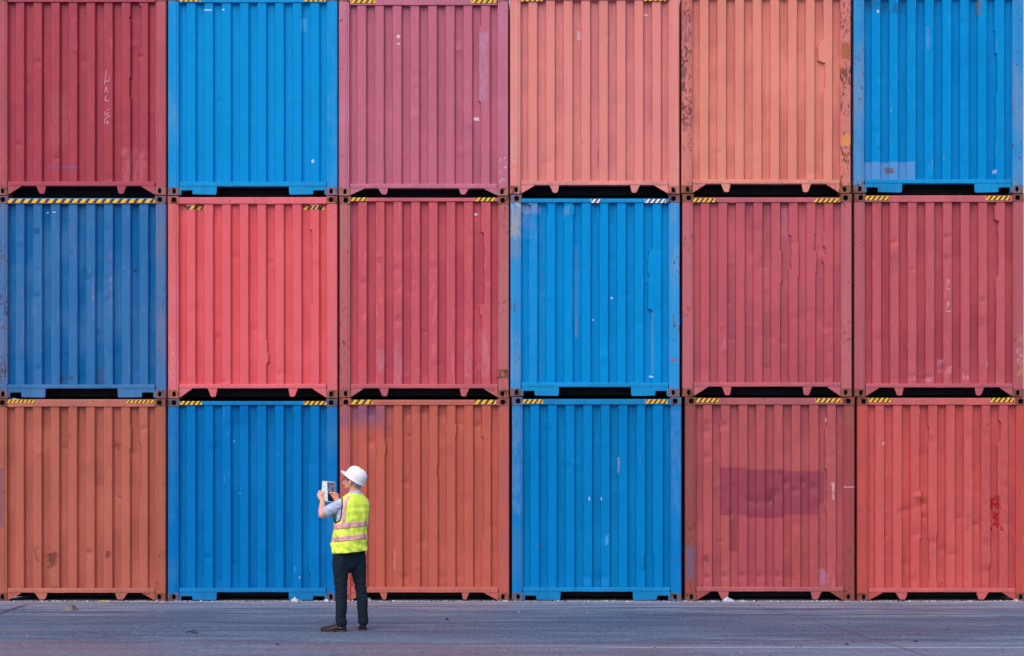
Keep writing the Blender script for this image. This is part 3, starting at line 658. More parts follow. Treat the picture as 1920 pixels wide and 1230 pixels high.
 (1,5): dict(label='dusty red container at right end of the middle tier, chalk ticks on one rib', rgb=(182,66,78), fade=(190,100,110), fa=0.25, post=(158,80,92), pfade=(168,100,104), prust=0.75, rust=0.3, scuff=0.3,
    top=(3.5,16), bot=(25.5,18), cast=(132,76,64), nd=14,
    tapes=[(1620,1667.7,367,375), (1848,1894,367,375)],
    boxes=[(1672,446,1682,466,(216,92,92),0.6,0.01,0.1), (1655,470,1695,510,(150,62,80),0.5,0.02,0.25), (1762,676,1768,694,(225,190,215),0.35,0.012,0.2), (1776,686,1786,697,(225,190,215),0.3,0.01,0.2), (1705,702,1716,712,(220,180,205),0.32,0.012,0.15), (1738,705,1748,713,(220,180,205),0.32,0.012,0.15), (1805,700,1818,710,(220,180,205),0.32,0.012,0.15), (1655,658,1700,712,(160,66,86),0.4,0.02,0.25)],  # pale blobs low on the wall are highlights painted on the dents
    pboxes=[(1912,625,1922,700,(196,140,90),0.6,0.01,0.4)],
    jag=[(7,'L',385,412,-3), (7,'L',412,520,5), (7,'L',520,545,-1)], dents=[(1677,453,6,0.016), (1777,443,6,0.014), (1777,484,6,0.014), (1710,706,6,0.014), (1743,707,6,0.012), (1770,690,9,0.012), (1812,704,6,0.012)],
    marks=[('chalk_writing', 1750, 500, 12.3, NE_, 0.010, 'chalk'), ('chalk_writing', 1860, 620, 12.3, C68, 0.010, 'chalk')]),
 (0,0): dict(label='brown orange container at the left end of the ground tier with rusty patches low down', rgb=(174,84,70), fade=(184,104,90), fa=0.35, post=(168,92,74), pfade=(150,80,64), prust=0.7, rust=0.55, scuff=0.18,
    top=(1.5,15.5), bot=(24,15.5), cast=(128,74,60), nd=10, lug=(70,95), lip=[(20,5,0.01)],
    tapes=[(12,67,750,755.6,dict(period=7.6)), (235,290,750,755.6,dict(period=7.6))],
    boxes=[(89,1038,102,1062,(96,50,44),0.85,0.01,0.4), (90,1062,103,1112,(176,112,82),0.6,0.02,0.35), (61,1024,68,1048,(110,60,52),0.7,0.01,0.4), (197,1036,203,1044,(100,52,48),0.8,0.006,0.2), (86,1100,104,1112,(90,50,44),0.6,0.01,0.3), (216,838,221,844,(96,48,46),0.8,0.006,0.1), (220,930,223,934,(96,48,46),0.8,0.005,0.1), (113,838,122,841,(140,66,58),0.8,0.004,0.05)],
    pboxes=[(-10,877,7,988,(132,84,98),0.85,0.006,0.02)],
    jag=[(7,'L',800,832,2), (7,'L',832,925,5), (6,'R',800,840,1.5)], dents=[(217,838,6,0.02), (120,838,7,0.012), (166,1037,7,0.014), (246,850,6,0.012), (269,803,5,0.012), (221,932,4,0.012)]),
 (0,1): dict(label='deep blue container in the ground tier behind the raised tablet', rgb=(0,108,176), fade=(0,122,188), fa=0.25, spec=0.12, lift=(0,120,192), post=(0,108,180), pfade=(70,128,170), prust=0.35, rust=0.15, scuff=0.08, type='B', cast=(86,96,120), nd=9,
    top=(5,12.5), bot=(24.5,16.5), rail=(10,112,190),
    tapes=[(336.6,378,752,759), (570,612,752,759)],
    boxes=[(560,1081,564,1085,(236,220,120),0.72,0.003,0.1), (564,1083,569,1086,(30,50,40),0.7,0.003,0.1), (436,826,438,828,(220,230,240),0.7,0.003,0.0), (448,924,450,926,(220,230,240),0.7,0.003,0.0), (551,1062,554,1072,(60,140,210),0.7,0.004,0.05), (912,0,913,1,(0,0,0),0.0), (434,762,466,796,(0,92,166),0.5,0.006,0.02)],
    pboxes=[(312,850,316,880,(80,90,140),0.6,0.006,0.1)],
    jag=[(7,'L',850,1075,-4), (6,'L',775,870,1.5)], dents=[(390,1045,6,0.014), (410,1087,6,0.014), (500,1073,7,0.01), (585,870,9,0.01), (420,880,8,0.006)]),
 (0,2): dict(label='rust red container, its top left corner stained purple, behind the man', rgb=(184,76,64), fade=(188,96,84), fa=0.3, post=(180,90,86), pfade=(160,84,90), prust=0.3, rust=0.12, scuff=0.12, cast=(160,84,76), nd=9, rail=(176,84,80),
    top=(3.5,13.5), bot=(26,16), lug=(74,89),
    tapes=[(658,698.7,749.5,757.6,dict(period=12.5)), (889,929.6,749.5,757.6,dict(period=12))],
    boxes=[(655,758,724,800,(126,80,112),0.75,0.16,0.09), (668,758,703,778,(112,78,124),0.45,0.12,0.09), (719,798,735,819,(160,72,62),0.7,0.006,0.05), (738,1026,741,1080,(224,160,140),0.6,0.003,0.1), (744,934,749,946,(220,130,110),0.5,0.004,0.1)],
    pboxes=[(634,760,657,800,(106,80,128),0.7,0.03,0.4), (634,800,657,960,(176,94,110),0.4,0.05,0.3)],
    jag=[(4,'R',870,895,-1.5), (5,'L',797,814,-2), (5,'R',797,814,2), (7,'L',820,1010,4), (1,'R',830,850,2), (1,'L',840,860,2)],
    dents=[(693,775,8,0.016), (693,828,9,0.018), (765,775,8,0.014), (792,772,10,0.016), (828,778,9,0.016), (862,795,6,0.014), (895,798,6,0.016), (768,817,4,0.016), (760,905,7,0.012), (757,1082,7,0.016), (792,1015,9,0.010), (825,1083,7,0.010), (665,785,5,0.014), (860,1080,8,0.01)]),
 (0,3): dict(label='clean mid blue container in the ground tier right of the rust red one', rgb=(0,120,188), fade=(0,132,200), fa=0.2, spec=0.12, lift=(0,134,206), post=(10,118,190), pfade=(70,132,185), prust=0.4, rust=0.22, scuff=0.14, type='B', cast=(80,104,140), nd=9, rail=(10,120,200), rrust=0.55,
    top=(4,14.5), bot=(25.5,17.5),
    tapes=[(977,1018,749,756.4), (1210,1251.5,749,756.4)],
    boxes=[(1158.5,857,1161,886,(170,160,180),0.8,0.004,0.06), (1104,932,1106,938,(225,235,245),0.7,0.003,0.02), (1126.5,932,1128.5,938,(225,235,245),0.7,0.003,0.02), (1136,1004,1141,1020,(110,170,220),0.6,0.006,0.15), (1008,1018,1012,1024,(120,84,100),0.7,0.004,0.1), (1093,1079,1106,1098,(30,132,206),0.6,0.006,0.02), (1128,1079,1141,1098,(30,132,206),0.6,0.006,0.02)],
    pboxes=[(955,766,978,960,(110,150,196),0.45,0.05,0.3), (1256,766,1280,960,(90,140,196),0.45,0.05,0.3)],
    jag=[(6,'L',760,800,1.5), (7,'L',760,1040,-3), (6,'R',1040,1070,-2)], dents=[(1100,1085,8,0.012), (1134,1085,8,0.012), (1046,1090,8,0.008), (1210,1070,8,0.01), (1010,862,9,0.006)]),
 (0,4): dict(label='patched burgundy container in the ground tier, dark plum rectangle on its ribs', rgb=(168,62,66), fade=(178,84,90), fa=0.4, post=(140,58,62), pfade=(126,70,62), prust=0.95, rust=0.4, scuff=0.35, cast=(130,72,58), nd=24, rrust=0.7, rail=(165,72,74),
    top=(2,14.5), bot=(26.5,18), lug=(60,82), 
    tapes=[(1304,1348,747,754.4), (1528.6,1576.6,747,754.4)],
    boxes=[(1384,960,1467,1104,(168,66,90),0.5,0.012,0.05), (1467,960,1540,1104,(170,66,62),0.3,0.012,0.05), (1350,876,1400,966,(136,46,74),0.72,0.008,0.02), (1400,880,1470,971,(130,44,70),0.74,0.008,0.02), (1470,883,1535,965,(134,46,72),0.74,0.008,0.02), (1535,885,1546,944,(134,46,72),0.7,0.008,0.03), (1367,966,1383,1034,(122,48,52),0.6,0.008,0.03), (1535,1068,1553,1100,(176,130,170),0.6,0.02,0.15), (1318,1080,1334,1100,(178,76,96),0.7,0.006,0.02), (1549,912,1551,918,(215,170,175),0.8,0.003,0.1), (1561,905,1564,936,(225,170,175),0.8,0.003,0.1), (1549,784,1551,790,(236,210,190),0.7,0.003,0.05), (1436,936,1446,942,(90,44,50),0.7,0.006,0.2), (1320,1040,1328,1052,(110,50,50),0.8,0.006,0.2)],
    pboxes=[(1283,1020,1303,1085,(104,90,120),0.8,0.02,0.4), (1284,760,1300,930,(110,84,72),0.5,0.02,0.4), (1580,912,1603,914.5,(200,150,160),0.8,0.003,0.05), (1583,762,1603,800,(150,100,66),0.5,0.02,0.3)],
    jag=[(7,'L',801,880,-4), (7,'L',943,960,-2), (6,'R',801,880,1), (1,'L',790,812,-1.5)],
    dents=[(1325,795,7,0.018), (1325,808,7,0.018), (1325,857,6,0.018), (1356,797,8,0.014), (1474,905,8,0.018), (1490,920,7,0.016), (1445,938,10,0.02), (1505,905,7,0.014), (1405,940,9,0.016), (1423,940,9,0.014), (1455,925,10,0.014), (1525,915,8,0.016), (1370,965,7,0.014), (1391,1080,6,0.018), (1425,1080,6,0.018), (1458,1080,6,0.018), (1359,1080,6,0.018), (1326,1082,6,0.018), (1560,855,7,0.01), (1352,1015,5,0.014)]),
 (0,5): dict(label='battered red container at the right end of the ground tier with spray marks', rgb=(196,60,58), fade=(198,86,88), fa=0.3, post=(184,68,62), pfade=(150,70,60), prust=0.6, rust=0.45, scuff=0.3, cast=(140,72,58), nd=24, rrust=0.5, rail=(196,72,70),
    top=(1.5,14.5), bot=(24,16.5), lug=(70,94),  
    tapes=[(1628,1670.5,746,754), (1855.5,1902.6,746,754)],
    boxes=[(1838,762,1904,1104,(160,60,70),0.4,0.04,0.1), (1726,936,1738,950,(176,84,36),0.8,0.01,0.4), (1813,965,1824,990,(120,80,74),0.5,0.01,0.3), (1694,1020,1698,1080,(120,56,50),0.5,0.004,0.1), (1851,794,1854,800,(80,44,44),0.8,0.003,0.1), (1655,828,1660,834,(236,150,140),0.8,0.004,0.1), (1746,1034,1752,1040,(140,100,96),0.6,0.008,0.2), (1700,824,1730,1090,(206,70,72),0.35,0.02,0.1)],  # first box: right side darker and more purple
    jag=[(7,'L',790,830,4), (7,'L',832,930,-3), (3,'L',800,825,2), (3,'L',1010,1090,2), (3,'R',1000,1090,-2), (2,'R',920,1010,3), (6,'R',1060,1104,-3)],
    dents=[(1730,945,9,0.028), (1722,930,6,-0.02), (1735,970,8,0.014), (1700,958,8,0.014), (1800,972,8,0.012), (1832,985,8,0.014), (1850,1070,8,0.018), (1720,1000,7,0.014), (1752,1015,8,0.016), (1770,1030,8,0.014), (1700,1060,8,0.012), (1886,910,8,0.01), (1690,960,6,0.012), (1785,1040,7,0.014)],
    marks=[('spray_mark', 0, 0, 1.0, SPRAY, 0.042, 'red_paint')]),
}
for (row, col), spec in DECK.items():
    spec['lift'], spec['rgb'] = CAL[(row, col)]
    spec['rail'] = tuple((a+b)/2*0.82+q*0.18 for a, b, q in zip(*CAL[(row, col)], (140, 125, 135)))
    f0 = spec.get('fade'); bl = spec['rgb'][0] < 30
    spec['fade'] = tuple(min(255, v*1.10+q) for v, q in zip(spec['lift'], (26, 8, 0) if bl else (10, 10, 10)))
    p0 = spec.get('post', f0); spec['post'] = tuple(a*0.55+b*0.45 for a, b in zip(p0, spec['lift']))
    if bl: spec['spec'] = 0.05
    g = GAPS[row]; cx = X((g[col]+g[col+1])/2+spec.get('sx', 0))
    zb = {0: 1127, 1: B1[col], 2: B2[col]}[row]; zt = {0: B1[col], 1: B2[col], 2: B2[col]-380.5}[row]
    spec.setdefault('dy', [0.0, 0.006, -0.004, 0.008, -0.006, 0.003][(col*2+row*3) % 6])
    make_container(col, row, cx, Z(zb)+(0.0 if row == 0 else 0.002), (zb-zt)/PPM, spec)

# ------------------------------------------------------------------ the man with the tablet
def simple_cloth(name, rgb, rough=0.85, var=0.1, weave=260, bump=0.25):
    n = NT(name); c = lin(rgb)
    f = n.noise(n.obj, 7, 5, 0.6)
    col = n.mix(n.ramp(f, 0.3, 0.7), tuple(v*(1-var) for v in c[:3])+(1,), tuple(min(1, v*(1+var)) for v in c[:3])+(1,))
    w = n.noise(n.obj, weave, 2)
    n.bump(w, bump, 0.002)
    return n.fin(col, rough, 0.25)
def skin_mat():
    n = NT('skin'); c = lin((232, 172, 148))
    f = n.noise(n.obj, 14, 5, 0.6)
    col = n.mix(n.ramp(f, 0.3, 0.7), c, lin((234, 158, 136)))
    n.b.inputs['Subsurface Weight'].default_value = 0.15
    n.b.inputs['Subsurface Radius'].default_value = (0.02, 0.008, 0.005)
    return n.fin(col, 0.5, 0.4)
M['skin'] = skin_mat()
M['vest'] = simple_cloth('lime_vest_cloth', (230, 255, 92), 0.75, 0.06, 300)
M['tapecloth'] = simple_cloth('pinkish_reflective_tape', (232, 172, 172), 0.4, 0.06, 400, 0.1)
M['trim'] = simple_cloth('dark_green_piping', (22, 58, 46), 0.8)
M['shirt'] = simple_cloth('pale_blue_shirt', (186, 192, 218), 0.85, 0.06, 300)
M['trouser'] = simple_cloth('dark_navy_trousers', (17, 32, 46), 0.85, 0.25, 300, 0.4)
M['hair'] = simple('dark_hair', (44, 34, 34), 0.6, 0.3, 0.4, 160)
M['hat'] = simple('white_helmet_shell', (240, 238, 244), 0.3, 0.5, 0.01, 10)
M['liner'] = simple('grey_helmet_band', (150, 156, 150), 0.7, 0.2)
M['liner_d'] = simple('dark_helmet_strap', (34, 36, 48), 0.8, 0.2)
M['leather'] = simple('black_polished_leather', (5, 6, 12), 0.45, 0.3, 0.2)
M['sole'] = simple('brown_sole', (78, 46, 40), 0.7, 0.3)
M['frame'] = simple('black_glasses_frame', (20, 24, 30), 0.3, 0.5)
M['white_case'] = simple('tablet_white_case', (226, 232, 240), 0.35, 0.5, 0.02)
M['eye'] = simple('eye_white', (210, 205, 205), 0.3, 0.5, 0.02)
M['iris'] = simple('dark_iris', (40, 30, 28), 0.2, 0.5, 0.02)
def glass():
    n = NT('clear_lens'); n.b.inputs['Alpha'].default_value = 0.14
    return n.fin(lin((200, 210, 235)), 0.08, 0.5)
M['lens'] = glass()

gx_, gy_ = ground_xy(655, 1183)
def build_person():
    YAW = math.radians(45); s_, c_ = math.sin(YAW), math.cos(YAW)
    F = Vector((-s_, c_, 0)); U = Vector((c_, s_, 0))                 # torso forward, torso right
    hf = Vector((-0.975, 0.22, 0)).normalized(); hs = Vector((0.22, 0.975, 0)).normalized()   # head forward, head right
    # ---- the body: one continuous skin
    mb = MB(); HC = Vector((0.036, 0.012, 0))
    def hp(f, s, z): p = HC+hf*f+hs*s; return (p.x, p.y, z-0.018)
    mb.ell(hp(-0.006, 0, 1.725), (0.098, 0.076, 0.095), hf)           # cranium
    mb.ell(hp(0.030, 0, 1.690), (0.066, 0.064, 0.085), hf)            # face
    mb.ell(hp(0.040, 0, 1.643), (0.050, 0.050, 0.036), hf)            # jaw
    mb.chain([hp(0.0, -0.045, 1.655), hp(0.06, -0.022, 1.628)], [0.022, 0.018])
    mb.chain([hp(0.0, 0.045, 1.655), hp(0.06, 0.022, 1.628)], [0.022, 0.018])
    mb.ell(hp(0.076, 0, 1.624), (0.018, 0.020, 0.016), hf)            # chin
    mb.chain([hp(0.090, 0, 1.712), hp(0.106, 0, 1.688), hp(0.112, 0, 1.676)], [(0.008, 0.008), (0.010, 0.010), (0.012, 0.012)])  # nose
    mb.ell(hp(0.100, -0.010, 1.672), (0.010, 0.007, 0.006), hf); mb.ell(hp(0.100, 0.010, 1.672), (0.010, 0.007, 0.006), hf)
    mb.chain([hp(0.088, -0.018, 1.653), hp(0.097, 0, 1.654), hp(0.088, 0.018, 1.653)], [0.005, 0.007, 0.005])
    mb.chain([hp(0.086, -0.015, 1.643), hp(0.094, 0, 1.643), hp(0.086, 0.015, 1.643)], [0.005, 0.007, 0.005])
    mb.chain([hp(0.076, -0.042, 1.724), hp(0.092, 0, 1.727), hp(0.076, 0.042, 1.724)], [0.009, 0.010, 0.009])   # brow
    for s in (-1, 1):
        mb.ell(hp(-0.004, s*0.086, 1.690), (0.020, 0.009, 0.033), hf-hs*s*0.35)
        mb.ell(hp(0.002, s*0.082, 1.668), (0.010, 0.009, 0.013), hf)
    mb.chain([(0.064, 0.004, 1.46), (0.058, 0.006, 1.55), hp(-0.022, 0, 1.655)], [0.066, 0.055, 0.057], 18)   # neck
    # torso and legs, slim under the clothes
    T0 = Vector((0.045, 0, 0))
    mb.chain([(0.0, 0, 0.92), (0.01, 0, 1.1), (0.035, 0, 1.3), (0.05, 0, 1.42)], [(0.10, 0.13), (0.09, 0.12), (0.10, 0.14), (0.07, 0.13)], 18, flat=tuple(U))
    mb.chain([Vector((0.05, 0, 1.43))-U*0.15, Vector((0.05, 0, 1.46)), Vector((0.05, 0, 1.43))+U*0.15], [0.05, 0.06, 0.05])
    LL = [(-0.075, -0.055, 0.88), (-0.088, -0.065, 0.50), (-0.075, -0.075, 0.09)]
    RL = [(0.075, 0.055, 0.88), (0.110, 0.065, 0.50), (0.146, 0.060, 0.09)]
    for L_ in (LL, RL): mb.chain(L_, [0.072, 0.044, 0.032])
    mb.chain([(-0.075, -0.075, 0.09), (-0.085, -0.078, 0.05)], [0.032, 0.028]); mb.chain([(0.146, 0.06, 0.09), (0.146, 0.075, 0.05)], [0.032, 0.028])
    # arms
    SL = Vector((0.045, 0, 1.425))-U*0.165; EL = Vector((-0.300, -0.030, 1.298)); WL = Vector((-0.323, 0.110, 1.462))
    SR = Vector((0.052, 0.01, 1.415))+U*0.135; ER = Vector((0.035, 0.330, 1.270)); WR = Vector((-0.165, 0.190, 1.432))
    mb.chain([SL, SL.lerp(EL, 0.5), EL], [0.052, 0.046, 0.038], 18)
    mb.chain([EL, EL.lerp(WL, 0.3), WL], [0.039, 0.042, 0.026], 18)
    mb.chain([SR, SR.lerp(ER, 0.5), ER], [0.052, 0.046, 0.038], 18)
    mb.chain([ER, ER.lerp(WR, 0.3), WR], [0.039, 0.042, 0.026], 18)
    # tablet frame: centre, width axis, height axis, normal (towards the face)
    TC = Vector((-0.272, 0.200, 1.562)); N_ = Vector((0.60, -0.78, 0.10)).normalized()
    Wd = Vector((0.79, 0.61, 0)).normalized(); Hh = N_.cross(Wd).normalized()
    if Hh.z < 0: Hh = -Hh
    roll = math.radians(-6); Wd, Hh = Wd*math.cos(roll)+Hh*math.sin(roll), Hh*math.cos(roll)-Wd*math.sin(roll)
    Wd, Hh = Wd, Hh
    def tp(u, v, w): return TC+Wd*u+Hh*v+N_*w            # metres on the tablet
    HWD, HHT = 0.079, 0.116
    # left hand grips the lower left edge: palm outside the edge, thumb in front, four fingers behind
    pm = tp(-HWD-0.020, -0.055, -0.004)
    mb.chain([WL, WL.lerp(pm, 0.5), pm, tp(-HWD-0.014, -0.022, -0.008)], [(0.026, 0.022), (0.032, 0.022), (0.036, 0.019), (0.030, 0.016)], 16, flat=tuple(N_))
    for i, (v, ln, r) in enumerate(((-0.006, 0.056, 0.0090), (-0.026, 0.062, 0.0094), (-0.046, 0.056, 0.0088), (-0.066, 0.044, 0.0080))):
        b0 = tp(-HWD-0.022, v-0.012, -0.008)
        mb.chain([b0, tp(-HWD-0.014, v, -0.020), tp(-HWD+ln*0.45, v+0.006, -0.017), tp(-HWD+ln, v+0.004, -0.013)], [r*1.15, r*1.05, r, r*0.85], 10)
    mb.chain([tp(-HWD-0.016, -0.074, 0.004), tp(-HWD-0.012, -0.048, 0.020), tp(-HWD+0.004, -0.022, 0.017), tp(-HWD+0.018, -0.006, 0.013)], [0.015, 0.0125, 0.0105, 0.009], 12)
    # right hand taps the screen: index and thumb forward, the other three curled under
    kn = tp(0.073, -0.045, 0.055)
    mb.chain([WR, WR.lerp(kn, 0.4), kn], [(0.026, 0.022), (0.033, 0.022), (0.037, 0.016)], 16, flat=tuple(N_))
    mb.chain([kn+Hh*0.020, tp(0.050, -0.012, 0.062), tp(0.026, -0.014, 0.040), tp(0.010, -0.018, 0.012)], [0.0105, 0.0095, 0.0085, 0.0075], 10)
    mb.chain([kn+Hh*0.004, tp(0.052, -0.034, 0.068), tp(0.030, -0.044, 0.050), tp(0.034, -0.050, 0.030)], [0.0105, 0.0098, 0.0088, 0.0078], 10)
    mb.chain([kn-Hh*0.012, tp(0.056, -0.056, 0.066), tp(0.038, -0.066, 0.050), tp(0.044, -0.068, 0.032)], [0.010, 0.0092, 0.0084, 0.0075], 10)
    mb.chain([kn-Hh*0.028, tp(0.062, -0.076, 0.060), tp(0.048, -0.084, 0.046), tp(0.052, -0.084, 0.032)], [0.0092, 0.0082, 0.0075, 0.0068], 10)
    mb.chain([WR.lerp(kn, 0.45)-N_*0.010, tp(0.058, -0.072, 0.026), tp(0.040, -0.052, 0.024), tp(0.028, -0.034, 0.020)], [0.016, 0.0125, 0.0108, 0.0090], 12)
    me = remesh(mb, 'person', M['skin'], None, 0.0045, 4)
    me.location = (gx_, gy_, 0)
    P = me
    tag(P, 'man in lime vest and white hard hat, back turned, holding up a tablet', 'person')
    # ---- eyes
    for s in (-1, 1):
        e = MB(); e.ell(hp(0.074, s*0.031, 1.705), (0.013, 0.013, 0.0125), hf); ob = e.build('eye', M['eye'], P, 180)
        e = MB(); e.ell(hp(0.0845, s*0.0315, 1.705), (0.0035, 0.006, 0.006), hf, 10); e.build('iris', M['iris'], ob, 180)
    # ---- hair: a cap hugging the skull, open at the face
    mb = MB(); rows = []; cc = Vector(hp(-0.006, 0, 1.722)); 
    for i in range(4, 30):
        a = math.pi*i/31; r = []
        for k in range(48):
            b = 2*math.pi*k/48; f_, sd = math.cos(b), math.sin(b)
            lo = -0.100 if f_ < -0.45 else (-0.030 if f_ < 0.30 else 0.012)
            zz = math.cos(a)*0.101; zz = max(zz, lo)
            q = math.sqrt(max(0, 1-(zz/0.112)**2))
            taper = 1.0 if zz > -0.05 else 1.0-((-0.05-zz)/0.05)*0.22
            p = cc+hf*(f_*0.104*q*taper)+hs*(sd*0.0805*q*taper); rr = 0.0015*mnoise.noise(Vector((k*0.9, i*0.7, 2)))
            r.append((p.x, p.y, cc.z+zz+rr))
        rows.append(r)
    mb.grid(rows, True); mb.cap(rows[0]); mb.build('hair', M['hair'], P, 180)
    # ---- hard hat, tipped back
    Fh = (hf*0.845+Vector((0, 0, 0.535))).normalized(); Sh = hs; Uh = Sh.cross(Fh).normalized()
    if Uh.z < 0: Uh = -Uh
    HO = Vector((0.052, 0.010, 1.700))
    def hat(f, s, u): return HO+Fh*f+Sh*s+Uh*u
    mb = MB(); rows = []; nb = 56
    prof = [(1.045, -0.006), (1.055, -0.001), (1.045, 0.004), (1.015, 0.007), (1.0, 0.016), (0.985, 0.022), (0.982, 0.030), (0.965, 0.05), (0.925, 0.080), (0.84, 0.105), (0.69, 0.124), (0.49, 0.137), (0.25, 0.144), (0.08, 0.146)]
    for j, (r, u) in enumerate(prof):
        rw = []
        for k in range(nb):
            b = 2*math.pi*k/nb; cf, sf = math.cos(b), math.sin(b)
            rf = r*0.128; rs = r*0.108
            ext = 0.0; drop = 0.0
            if j <= 3:
                w_ = max(0, cf)**1.6
                ext = 0.050*w_*(1.0 if j <= 2 else 0.35); drop = 0.004*w_ if j <= 2 else 0
            ridge = 0.004*math.exp(-(sf*r*0.108/0.012)**2) if 6 <= j <= 12 else 0
            rw.append(hat(cf*(rf+0)+ext*1.0-0.004, sf*rs, u+drop+ridge))
        rows.append(rw)
    mb.grid(rows, True); mb.cap(rows[-1], 0, True)
    inner = [[hat(-0.004+math.cos(2*math.pi*k/nb)*0.128*r, math.sin(2*math.pi*k/nb)*0.108*r, u) for k in range(nb)] for (r, u) in ((1.045, -0.006), (0.97, 0.0), (0.95, 0.04), (0.8, 0.095), (0.3, 0.128))]
    mb.grid(inner, True); mb.cap(inner[-1], 0)
    ho = mb.build('hard_hat', M['hat'], P, 35)
    mb = MB(); rows = []
    for i in range(15):                                            # nape pad of the suspension
        b = math.radians(118+i*124/14); rows.append([hat(math.cos(b)*0.112, math.sin(b)*0.092, u)-Vector((0, 0, 0)) for u in (-0.048, -0.044, -0.006, -0.002)])
    mb.grid(rows); so_ = mb.build('hat_band', M['liner'], ho, 60)
    m_ = so_.modifiers.new('t', 'SOLIDIFY'); m_.thickness = 0.004
    mb = MB(); rows = []
    for i in range(30):
        b = math.radians(40+i*280/29); rows.append([hat(math.cos(b)*0.112, math.sin(b)*0.094, u) for u in (-0.010, 0.012)])
    mb.grid(rows); mb.build('sweat_band', M['liner_d'], ho, 60)
    # ---- safety glasses
    mb = MB()
    for s in (-1, 1):
        mb.chain([hp(0.004, s*0.083, 1.706), hp(0.050, s*0.080, 1.716), hp(0.088, s*0.060, 1.718)], [0.0035, 0.004, 0.0045], 8)
        mb.chain([hp(0.088, s*0.060, 1.718), hp(0.101, s*0.03, 1.719), hp(0.106, 0, 1.716)], [0.0035, 0.003, 0.003], 8)
    gl = mb.build('glasses', M['frame'], P, 180)
    for s in (-1, 1):
        mb = MB(); rows = []
        for i in range(9):
            b = i/8; rows.append([hp(0.108-0.018*b*b, s*(0.006+0.054*b), 1.716-0.034*v*(1-0.25*b*b)) for v in (0, 0.5, 1.0)])
        mb.grid(rows); mb.build('lens', M['lens'], gl, 180)
    # ---- torso surface shared by shirt and vest
    TR = [(0.880, 0.004, 0.196, 0.164), (0.95, 0.003, 0.198, 0.162), (1.05, 0.006, 0.194, 0.154), (1.15, 0.014, 0.190, 0.147), (1.25, 0.024, 0.193, 0.144), (1.34, 0.034, 0.196, 0.140),
          (1.41, 0.042, 0.193, 0.128), (1.455, 0.048, 0.178, 0.112), (1.49, 0.054, 0.148, 0.094), (1.520, 0.060, 0.108, 0.078), (1.545, 0.063, 0.074, 0.068)]
    def tor(z):
        for a, b in zip(TR[:-1], TR[1:]):
            if a[0] <= z <= b[0]:
                t = (z-a[0])/(b[0]-a[0]); return [a[i]+(b[i]-a[i])*t for i in range(1, 4)]
        return list((TR[0] if z < TR[0][0] else TR[-1])[1:])
    def tpt(t, z, off=0.0, fold=1.0):
        cx, w, dd = tor(z); ct, st = math.cos(t), math.sin(t)
        ct = abs(ct)**0.86*(1 if ct > 0 else -1); st = abs(st)**0.86*(1 if st > 0 else -1)
        env = min(1, max(0, (1.50-z)/0.12))
        fo = fold*env*(0.016*mnoise.noise(Vector((t*2.3+z*3.0, z*3.2, 1.7)))+0.013*mnoise.noise(Vector((t*5+z*11, z*14, 4.1)))+(0.016*mnoise.noise(Vector((t*2.4+z*9, z*16, 8))) if z < 1.02 else 0))
        if fold == 1.0 and z < 1.16:
            k_ = min(1, (1.16-z)/0.1); fo += 0.010*k_*(0.5-abs(math.sin(t*3.1+z*13+1.2*mnoise.noise(Vector((t, z*5, 3)))))**0.7)
        w += off+fo; dd += off+fo
        p = Vector((cx, 0, z))+U*(w*ct)+F*(dd*st)
        p.z += 0.10*(p.x-0.02)*min(1, max(0, (1.42-z)/0.2))
        return p
    # shirt
    mb = MB(); rings = []
    for i in range(24):
        z = 0.96+(1.545-0.96)*i/23; rings.append([tpt(2*math.pi*k/40, z, -0.014, 0.3) for k in range(40)])
    mb.loft(rings)
    for S, E, ln in ((SL, EL, 0.66), (SR, ER, 0.66)):
        cuff = S.lerp(E, ln)
        mb.chain([S+(Vector((0.05, 0, 1.43))-S)*0.35, S, S.lerp(E, 0.35), cuff], [0.056, 0.062, 0.066, 0.066], 20)
    def sdisp(c): return 0.005*mnoise.noise(Vector((c.x*16, c.y*16, c.z*34)))+0.0035*mnoise.noise(Vector((c.x*50, c.y*30, c.z*40)))
    shirt = remesh(mb, 'shirt', M['shirt'], P, 0.006, 5, sdisp)
    mb = MB(); rows = []
    nc = Vector((0.062, 0.004, 0))
    for (z, r) in ((1.520, 0.082), (1.550, 0.073), (1.572, 0.067), (1.577, 0.065), (1.572, 0.062), (1.535, 0.064)):
        rows.append([nc+Vector((math.cos(b)*r*1.02, math.sin(b)*r, z+0.010*math.cos(b-0.5))) for b in [2*math.pi*k/36 for k in range(36)]])
    mb.grid(rows, True); mb.build('collar', M['shirt'], shirt, 50)
    # cuffs: hem band of the left sleeve
    # vest shell with arm holes
    NTt, NZz = 168, 120; z0, z1 = 0.893, 1.542
    def hem(t): return 0.012*math.sin(t*1.0+0.4)+0.008*mnoise.noise(Vector((t*1.5, 2, 3)))
    holes = ((math.radians(176), math.radians(27)), (math.radians(4), math.radians(27)))
    HZ, HH = 1.358, 0.126
    def in_hole(t, z, k=1.0):
        for tc, hw in holes:
            q = (t-tc+math.pi) % (2*math.pi)-math.pi
            if (q/(hw*k))**2+((z-HZ)/(HH*k))**2 < 1: return True
        return False
    grid_ = []
    for i in range(NZz+1):
        rw = []
        for k in range(NTt):
            t = 2*math.pi*k/NTt; z = z0+(z1-z0)*i/NZz+hem(t)*(1-i/NZz)**3
            rw.append(tpt(t, z, 0.004))
        grid_.append(rw)
    mb = MB(); mb.v = [tuple(p) for r in grid_ for p in r]
